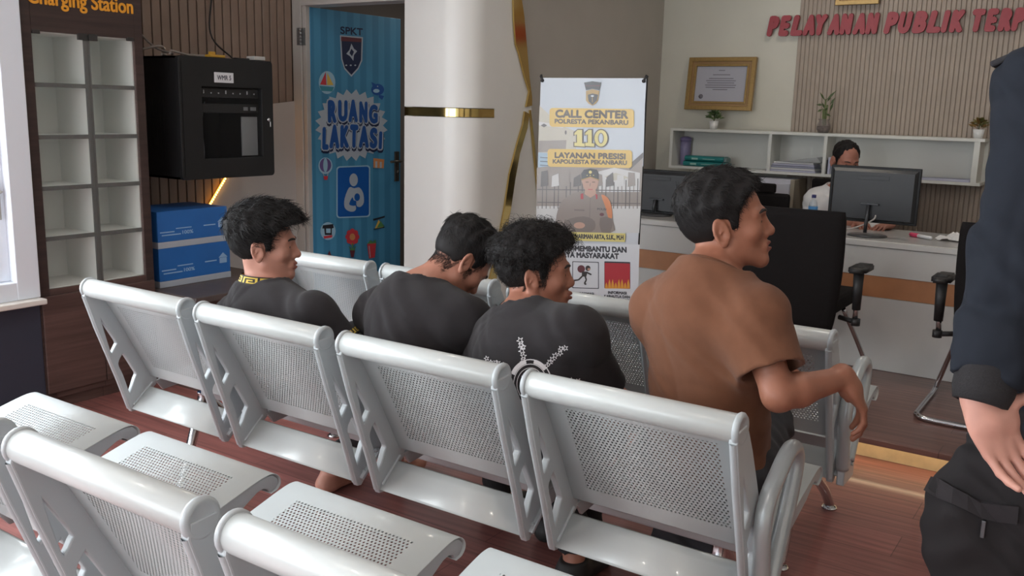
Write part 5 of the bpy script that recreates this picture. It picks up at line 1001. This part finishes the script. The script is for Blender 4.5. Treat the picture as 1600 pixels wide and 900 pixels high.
            for e in 'lr':
                a, b_ = j['sh_'+e], j['el_'+e]; ax = (b_-a).normalized(); end = a.lerp(b_, sl)
                if long:
                    w = j['wr_'+e]; sd = smin(cap(P, a, b_, .060+loose*.3, .052+loose*.3), cap(P, b_, w-(w-b_)*.05, .052+loose*.3, .036+loose*.4), .03); ax = (w-b_).normalized(); end = w-ax*cut_end; inn = cap(P, w-ax*.06, w+ax*.08, .030, .033)
                else: sd = cap(P, a, a.lerp(b_, sl+.2), .051+loose*.5, .058+loose*.9); inn = cap(P, a.lerp(b_, .3), a.lerp(b_, sl+.3), .048+loose*.3, .055+loose*.8)
                sd = np.maximum(sd, half(P, end, ax)); d = smin(d, sd, .060); cut.append(np.maximum(inn, half(P, end-ax*.05, -ax)))
            d = d+f
            for q in cut: d = np.maximum(d, -q)
            d = np.maximum(d, half(P, j['pelvis']-s.upv*(.10-hem), -s.upv))
            d = smin(d, cap(P, s.rim-ca*.085, s.rim+ca*.01, .098, neck+.010), .05)
            dp = P-A3(s.rim); hh = dp@A3(ca); rr = np.sqrt(np.maximum((dp*dp).sum(-1)-hh*hh, 0)); d = smax(d, -np.maximum(-hh, rr-.088), .008)
            return smax(d, -np.maximum(rr-neck+.003, -hh-.03), .005)
        o = s.make(fn, name, m if isinstance(m, list) else [m], s.root, sm=2, h=.0048); s.shirt_o = o
        if rib:
            b = MB(); x, y, d = frame3(s.cax); x = s.r; y = d.cross(x); x = (x-d*x.dot(d)).normalized(); y = d.cross(x); ce = s.rim-s.root_loc; b.tube([ce+(x*math.cos(2*math.pi*k/28)+y*math.sin(2*math.pi*k/28))*(neck+.004) for k in range(28)], .0065, 8, close=True); b.build('collar', m, o)
        s.sbvh = BVHTree.FromPolygons([v.co[:] for v in o.data.vertices], [tuple(p.vertices) for p in o.data.polygons]); return o
    def trousers(s, m, g=.014, low=.35, name='trousers', extra=None):
        def fn(P):
            d = ell(P, s.J['pelvis'], (.165*s.o.get('bulk', 1)+g*.5, .125*s.o.get('bulk', 1)+g*.5, .125), s.T)
            for e in 'lr':
                l = s.leg(P, e, g); l = np.maximum(l, half(P, s.J['an_'+e]+Vector((0, 0, low*.0+.03)), (0, 0, -1))); d = smin(d, l, .05)
            if extra: d = smin(d, extra(P), .04)
            return d+.004*np.sin(P@A3((37, 21, 33))+2*np.sin(P@A3((11, -23, 17))))+.003*np.sin(P@A3((20, 70, 95))+2.5*np.sin(P@A3((31, 13, 9))))
        o = s.make(fn, name, [m], s.root, h=.006, sm=2); s.tbvh = BVHTree.FromPolygons([v.co[:] for v in o.data.vertices], [tuple(p.vertices) for p in o.data.polygons]); return o
    def shoes(s, m):
        for e in 'lr': a = A3(s.J['an_'+e]); a[2] = s.o.get('floor', 0); s.make(lambda P: np.maximum(s.foot(P, e, .010), (P[:, 2]-s.o.get('floor', 0)-.085)), 'shoe', [m], s.root, h=.006, lo=a-.26, hi=a+.26)
def wear(col): return mat('shirt_'+str(col), col, .9, noise=.05, nscale=40, bump=.15, bscale=900, sheen=.08, spec=.2)
def ear_head(ear_px, y, face, up):
    R_ = axes(face, up); return Vector(A3(onY(*ear_px, y))-R_@A3((.076, -.012, -.010)))
def seated(x, y, face, ear, yE, neck, sh_l, sh_r, el_l, el_r, wr_l, wr_r, pelvis, mid=None, up=(0, 0, 1), twist=0, kn=.52, feet=.62, sx=.10):
    """joints of a man sitting on the middle bench"""
    J = dict(face=face, up=up, head=ear_head(ear, yE, face, up), neck=neck, sh_l=sh_l, sh_r=sh_r, el_l=el_l, el_r=el_r, wr_l=wr_l, wr_r=wr_r, pelvis=pelvis, hip_l=Vector(pelvis)+Vector((-.085, .01, -.01)), hip_r=Vector(pelvis)+Vector((.085, .01, -.01)))
    if mid is not None: J['mid'] = mid
    px = pelvis[0]
    for e, q in (('l', -1), ('r', 1)): J['kn_'+e] = (px+q*sx*1.25, kn, .63); J['an_'+e] = (px+q*sx*1.2, feet, .09); J['hd_'+e] = (-q*.25, .9, -.35); J['hn_'+e] = (q*.2, .3, 1)
    return J
# ================================================================== the people
def decal(man, polys, mats, name, parent):
    """thin print following the cloth: outlines cast onto the garment"""
    b = MB(); rl = man.root_loc
    for pts, mi in polys:
        b.mi = mi; vs = []
        for (u, v) in pts:
            h = man.sbvh.ray_cast(CAM-rl, ray(u, v).normalized())
            if h[0] is None: vs = None; break
            vs.append(b._v(h[0]+h[1]*.0012*(1 if h[1].dot(ray(u, v)) < 0 else -1)))
        if vs: b.face(vs)
    return b.build(name, mats, parent, recalc=False)
def ribbon(pts, w, mi):
    out = []
    for p, q in zip(pts, pts[1:]):
        a = Vector(p); c = Vector(q); d = (c-a); L_ = d.length
        if L_ < 1e-6: continue
        m = Vector((-d.y, d.x))/L_*w/2; out.append(([a+m, c+m, c-m, a-m], mi))
    return out
KEY = ('11111101', '00000101', '01110101', '01000101', '01111101')
def key_band(name, parent, center, axis, r0, r1, h, n, mats, tilt=0):
    x, y, d = frame3(axis); b = MB(); R_ = len(KEY)+2; C_n = n*8; G = []
    for i in range(R_+1):
        t = i/R_; r = r0+(r1-r0)*t; G.append([b._v(Vector(center)+d*h*t+(x*math.cos(2*math.pi*k/C_n)+y*math.sin(2*math.pi*k/C_n))*r) for k in range(C_n)])
    for i in range(R_):
        for k in range(C_n): b.mi = 1 if 0 < i < R_-1 and KEY[R_-2-i][k % 8] == '1' else 0; b.face([G[i][k], G[i][(k+1) % C_n], G[i+1][(k+1) % C_n], G[i+1][k]], True)
    return b.build(name, mats, parent, recalc=False)
M_blk_tr = mat('trousers_black', (34, 33, 35), .85, noise=.06, nscale=30); M_shoe = mat('dark_shoe', (38, 36, 36), .6)
M_keys = [mat('shirt_trim_black', (50, 48, 46), .8), mat('shirt_trim_yellow', (214, 184, 70), .6)]
# --- man in the brown shirt
pel = (2.13, .235, .63)
J = seated(0, 0, (.89, .44, .17), (1128, 364), .15, onY(1110, 428, .16), onY(1036, 484, .21), onY(1180, 503, .10), 0, 0, 0, 0, pel, kn=.56, feet=.64)
J['el_r'] = onY(1216, 618, .05); J['wr_r'] = onY(1318, 590, .22); J['el_l'] = J['sh_l']+Vector((.03, .19, -.20)); J['wr_l'] = J['el_l']+Vector((.10, .22, .0))
J['hd_r'] = RGT*.55-UPV*.75+FWD*.25; J['hn_r'] = RGT*.7+UPV*.55-FWD*.3; J['kn_r'] = (2.15, .62, .63); J['an_r'] = (1.98, .56, .09); J['kn_l'] = (2.03, .60, .63); J['an_l'] = (1.86, .54, .09)
D_ = Man('d', 'young man in brown t-shirt looking up to the right, arm raised, at the bench end', J, (160, 106, 84), dict(open=.0016, hand_r=dict(curl=(.35, .4, .3), spread=.10), side_r=-1), h=.0036).build()
D_.shirt(wear((116, 77, 57)), rimc=(onY(1117, 418, .165), RGT*.38+UPV*.92+FWD*.12), hem=.085, loose=.022, neck=.062, sl=.66, fold=.0045, fseed=1.3); D_.trousers(mat('trousers_charcoal', (52, 52, 56), .85)); D_.shoes(M_shoe)
D_.hair(fade=0, side=.007, top=.019, front=.004, strands=3600, slen=.020, lift=.25, seed=4, flow=(.2, .5, -.4))
# --- man with curly hair
J = seated(0, 0, (.80, .60, .02), (831, 440), .20, onY(818, 492, .19), onY(738, 548, .21), onY(900, 528, .12), 0, 0, 0, 0, (1.68, .28, .63), kn=.70, feet=.72)
J['mid'] = (1.68, .10, .76)
for e, q in (('l', -1), ('r', 1)): J['el_'+e] = J['sh_'+e]+Vector((q*.05, .13, -.24)); J['wr_'+e] = J['el_'+e]+Vector((-q*.10, .22, -.01))
J['an_l'] = tuple(onZ(897, 870, .09)); J['kn_r'] = (1.56, .62, .585); J['kn_l'] = (1.42, .62, .585); J['an_r'] = (1.55, .68, .09)
C_m = Man('c', 'young man with curly hair in black t-shirt with white star print on the back', J, (166, 112, 92), dict(lip=.004, nose=.110)).build()
C_m.shirt(wear((46, 43, 45)), top=-.026, loose=.020, neck=.062, sl=.62, fold=.005, fseed=2.1); C_m.trousers(M_blk_tr); C_m.shoes(M_shoe)
C_m.hair(side=.007, top=.030, front=.014, lumps=(150, .015), strands=3200, slen=.026, curl=.16, lift=.8, seed=6, flow=(0, 9, 0), srad=.0008)
pol = []; cx, cy = 829, 600
for (rx, ry, w) in ((33, 38, 1.6), (26, 31, 1.2), (21, 25, 1.0)):
    pol += ribbon([(cx+rx*math.cos(k*math.pi/20), cy+ry*math.sin(k*math.pi/20)) for k in range(41)], w, 0)
for a0, a1 in ((-2.7, -1.8), (-1.4, -.7), (.4, 1.2), (1.8, 2.5)):
    for k in range(8):
        a = a0+(a1-a0)*k/8; c_ = a0+(a1-a0)*(k+1)/8; pol.append(([(cx+33*math.cos(a), cy+38*math.sin(a)), (cx+33*math.cos(c_), cy+38*math.sin(c_)), (cx+27*math.cos(c_), cy+32*math.sin(c_)), (cx+27*math.cos(a), cy+32*math.sin(a))], 0))
for L_ in ([(815, 588), (836, 586), (838, 593), (819, 595)], [(820, 600), (838, 596), (840, 602), (822, 607), (816, 612)], [(824, 612), (842, 606)], [(828, 590), (826, 622)], [(834, 588), (833, 622)], [(812, 616), (826, 628), (840, 628)]): pol += ribbon(L_, 1.5, 0)
def stars(p, q, n, s0, seed):
    rnd = random.Random(seed)
    for k in range(n):
        t = k/(n-1); x = p[0]+(q[0]-p[0])*t+rnd.uniform(-2.2, 2.2); y = p[1]+(q[1]-p[1])*t+rnd.uniform(-2.2, 2.2); s_ = s0*rnd.uniform(.75, 1.15); a0 = rnd.uniform(0, 1.2)
        pts = [(x+s_*(1 if i % 2 == 0 else .36)*math.cos(a0+i*math.pi/5), y+s_*(1 if i % 2 == 0 else .36)*math.sin(a0+i*math.pi/5)) for i in range(11)]
        pol.extend(ribbon(pts, .9, 0))
stars((819, 563), (815, 532), 6, 5, 1); stars((852, 570), (884, 542), 7, 5, 2); stars((793, 573), (760, 562), 6, 4, 3); stars((868, 597), (902, 594), 5, 4.5, 4); stars((822, 640), (820, 664), 5, 4, 5)
decal(C_m, pol, [mat('print_silver', (206, 202, 204), .6)], 'back_print', C_m.shirt_o)
# --- man with bowed head
J = seated(0, 0, (.31, .58, -.74), (727, 412), .29, onY(655, 448, .22), onY(592, 490, .24), onY(728, 508, .17), 0, 0, 0, 0, (1.25, .28, .63), kn=.68, feet=.74)
J['mid'] = (1.24, .12, .76)
for e, q in (('l', -1), ('r', 1)): J['el_'+e] = J['sh_'+e]+Vector((q*.03, .20, -.22)); J['wr_'+e] = J['el_'+e]+Vector((-q*.08, .20, .02))
B_m = Man('b', 'young man in plain black t-shirt with head bowed down, short faded hair', J, (178, 124, 104), {}).build()
B_m.shirt(wear((45, 42, 44)), top=-.004, loose=.020, neck=.062, sl=.62, fold=.005, fseed=3.3); B_m.trousers(M_blk_tr); B_m.shoes(M_shoe)
B_m.hair(side=.0045, top=.024, front=.012, strands=2600, fade=.042, slen=.022, lift=.3, nape=-.035, seed=8, flow=(.15, .6, -.3))
# --- man at the left with patterned collar
J = seated(0, 0, (.73, .68, .0), (403, 394), .07, onY(411, 459, .12), onY(370, 494, .15), onY(493, 497, .07), 0, 0, 0, 0, (.70, .30, .63), kn=.70, feet=.80)
J['mid'] = (.67, .10, .75); J['el_r'] = onY(552, 556, .12); J['wr_r'] = J['el_r']+Vector((-.06, .22, -.04)); J['el_l'] = J['sh_l']+Vector((-.02, .14, -.22)); J['wr_l'] = J['el_l']+Vector((.10, .2, 0))
J['an_r'] = tuple(onZ(515, 738, .08))
A_m = Man('a', 'young man in black t-shirt with yellow key-pattern collar, leftmost on the bench', J, (188, 134, 116), dict(nose=.113)).build()
A_m.shirt(wear((46, 43, 45)), rimc=(onY(408, 441, .115), (.02, .10, 1)), rib=False, loose=.014, neck=.062, sl=.70, fold=.005, fseed=4.4); A_m.trousers(M_blk_tr)
A_m.hair(fade=0, nape=-.083, side=.010, top=.032, front=.016, strands=3600, slen=.034, lift=.45, seed=11, flow=(.25, .75, -.35), srad=.001)
key_band('collar_trim', A_m.shirt_o, A_m.rim-A_m.cax*.002-A_m.root_loc, A_m.cax, .0735, .0655, .027, 7, M_keys)
a_, b_ = A_m.J['sh_r'], A_m.J['el_r']; key_band('sleeve_trim', A_m.shirt_o, a_.lerp(b_, .62)-A_m.root_loc, b_-a_, .0685, .0685, .022, 7, M_keys)
# --- standing man at the right edge, seen from behind, left arm hanging
YS = .06; sl_ = onY(1634, 150, YS); J = dict(face=(.1, 1, 0), up=(0, 0, 1), sh_l=sl_, sh_r=sl_+Vector((.38, -.04, 0)), neck=sl_+Vector((.19, -.03, .07)), head=sl_+Vector((.19, .0, .25)), pelvis=(sl_.x+.17, YS+.03, .99))
J['el_l'] = onY(1592, 402, -.04); J['wr_l'] = onY(1531, 628, -.14); J['hd_l'] = RGT*.40-UPV*.90-FWD*.10; J['hn_l'] = FWD*.95-RGT*.25
J['el_r'] = J['sh_r']+Vector((.08, -.03, -.32)); J['wr_r'] = J['el_r']+Vector((.0, .10, -.27)); J['hd_r'] = (0, .2, -1); J['hn_r'] = (.9, -.2, 0)
for e, q in (('l', -1), ('r', 1)): J['hip_'+e] = Vector(J['pelvis'])+Vector((q*.115, 0, -.05)); J['kn_'+e] = Vector(J['pelvis'])+Vector((q*.15, .02, -.48)); J['an_'+e] = Vector(J['pelvis'])+Vector((q*.16, -.02, -.90))
S_m = Man('s', 'man in dark navy jacket and black trousers standing at the right edge', J, (204, 150, 134), dict(bulk=1.08, side_l=1, hand_l=dict(curl=(.22, .28, .2), spread=.03, sc=1.1, thumb=[(.018, .004, -.006), (.045, .020, -.014), (.078, .026, -.018), (.110, .022, -.018)])), h=.0034).build()
M_jk = mat('jacket_navy', (36, 40, 48), .9, noise=.05, nscale=30, spec=.2)
cr = [(onY(1512, 398, -.10), onY(1545, 404, -.14), onY(1572, 428, -.15)), (onY(1500, 470, -.08), onY(1540, 486, -.13), onY(1590, 470, -.15)), (onY(1490, 560, -.10), onY(1530, 585, -.17), onY(1580, 575, -.17))]
bl = [(onY(1540, 372, -.06), .05), (onY(1520, 470, -.07), .05), (onY(1506, 560, -.10), .055), (onY(1560, 590, -.12), .05)]
def folds(P):
    f = np.zeros(len(P), f32)
    for k, (a, b, c) in enumerate(cr): dd = np.minimum(cap(P, a, b, 0, 0), cap(P, b, c, 0, 0)); f += (.020, .012, .012)[k]*np.exp(-(dd/.016)**2)
    for c, r in bl: f -= .016*np.exp(-(nrm(P-A3(c))/r)**2)
    return f
S_m.shirt(M_jk, 'jacket', loose=.044, neck=.075, long=True, fold=.006, fseed=5.1, hem=.0, extra=folds, cut_end=.045, top=.05, rib=False)
w = S_m.J['wr_l']; ax = (w-S_m.J['el_l']).normalized(); b = MB(); b.lathe([(.050, -.075), (.0535, -.055), (.052, -.02), (.046, .002), (.038, .004), (.036, -.01)], w-S_m.root_loc, ax, 28); b.build('cuff', mat('cuff_black', (36, 34, 36), .9, bump=.4, bscale=300), S_m.root)
p = S_m.sbvh.find_nearest(onY(1590, 110, YS)-S_m.root_loc)[0]; b = MB(); b.box((-.02, -.026, -.004), (.09, .026, .008), .004, Matrix.Translation(p) @ Matrix.Rotation(-.45, 4, 'Y')); b.build('shoulder_strap', mat('strap_dark', (40, 38, 42), .8), S_m.root)
pk = onY(1497, 822, YS-.02)
S_m.trousers(mat('trousers_black2', (34, 31, 33), .9, noise=.06, nscale=30), g=.030, extra=lambda P: ell(P, pk, (.066, .06, .16))); S_m.shoes(M_shoe)
S_m.hair(side=.006, top=.014, strands=600, slen=.015, seed=3)
b = MB(); G = []
for (ua, va), (ub, vb) in (((1452, 742), (1450, 766)), ((1470, 750), (1468, 776)), ((1490, 760), (1488, 788)), ((1512, 772), (1510, 798)), ((1534, 782), (1532, 808)), ((1560, 786), (1560, 812)), ((1590, 790), (1590, 816))):
    col = []
    for u, v in ((ua, va), (ub, vb)):
        h = S_m.tbvh.ray_cast(CAM-S_m.root_loc, ray(u, v).normalized())
        if h[0] is None: h = S_m.tbvh.find_nearest(onY(u, v, YS)-S_m.root_loc)
        col.append((h[0]+h[1]*.001, h[0]+h[1]*.009))
    G.append(col)
Vv = [[[b._v(q) for q in pr_] for pr_ in col] for col in G]
for A, Bq in zip(Vv, Vv[1:]):
    for (i, k), (m_, n_) in (((0, 1), (1, 1)), ((0, 0), (0, 1)), ((1, 1), (1, 0)), ((1, 0), (0, 0))): b.face([A[i][k], Bq[i][k], Bq[m_][n_], A[m_][n_]])
b.face([Vv[0][0][0], Vv[0][0][1], Vv[0][1][1], Vv[0][1][0]]); b.face([Vv[-1][0][0], Vv[-1][1][0], Vv[-1][1][1], Vv[-1][0][1]])
b.build('pocket_flap', mat('flap_black', (42, 38, 41), .85), S_m.root)
h = S_m.tbvh.ray_cast(CAM-S_m.root_loc, ray(1537, 812).normalized())
if h[0]: b = MB(); q0 = h[0]+h[1]*.004; b.box(q0+Vector((-.004, -.004, -.036)), q0+Vector((.004, .004, 0)), .0015); b.build('zip_pull', mat('zip_metal', (96, 96, 98), .35, metal=.7), S_m.root)
# --- man in white behind the counter
sr = onY(1276, 314, 4.40); J = dict(face=(.62, -.72, -.30), up=(0, 0, 1), head=ear_head((1302, 252), 4.36, (.62, -.72, -.30), (0, 0, 1)), neck=onY(1314, 293, 4.44), sh_r=sr, sh_l=sr+Vector((.35, .05, 0)), pelvis=(sr.x+.18, 4.50, ZP+.60))
J['el_r'] = sr+Vector((-.03, -.10, -.24)); J['wr_r'] = onY(1342, 356, 3.98); J['el_l'] = J['sh_l']+Vector((.06, -.14, -.22)); J['wr_l'] = onY(1390, 358, 3.98)
for e, q in (('l', 1), ('r', -1)): J['hip_'+e] = Vector(J['pelvis'])+Vector((q*.09, -.02, 0)); J['kn_'+e] = Vector(J['pelvis'])+Vector((q*.12, -.38, -.06)); J['an_'+e] = Vector(J['pelvis'])+Vector((q*.12, -.36, -.52)); J['wr_'+e].z = max(J['wr_'+e].z, ZC+.03)
J['hd_r'] = (.5, -.8, -.1); J['hn_r'] = (0, 0, 1); J['hd_l'] = (-.4, -.9, -.1); J['hn_l'] = (0, 0, 1)
O_m = Man('o', 'man in white shirt seated behind the counter, looking down at the monitor', J, (172, 116, 98), dict(floor=ZP, bulk=1.08), h=.0045).build()
O_m.shirt(mat('shirt_white', (214, 212, 212), .85, noise=.02), 'shirt', loose=.026, neck=.062, sl=.8, fold=.005, fseed=6); O_m.trousers(M_blk_tr); O_m.shoes(M_shoe)
O_m.hair(side=.006, top=.011, front=-.030, strands=900, slen=.016, lift=.2, seed=13, flow=(.3, .4, -.4))
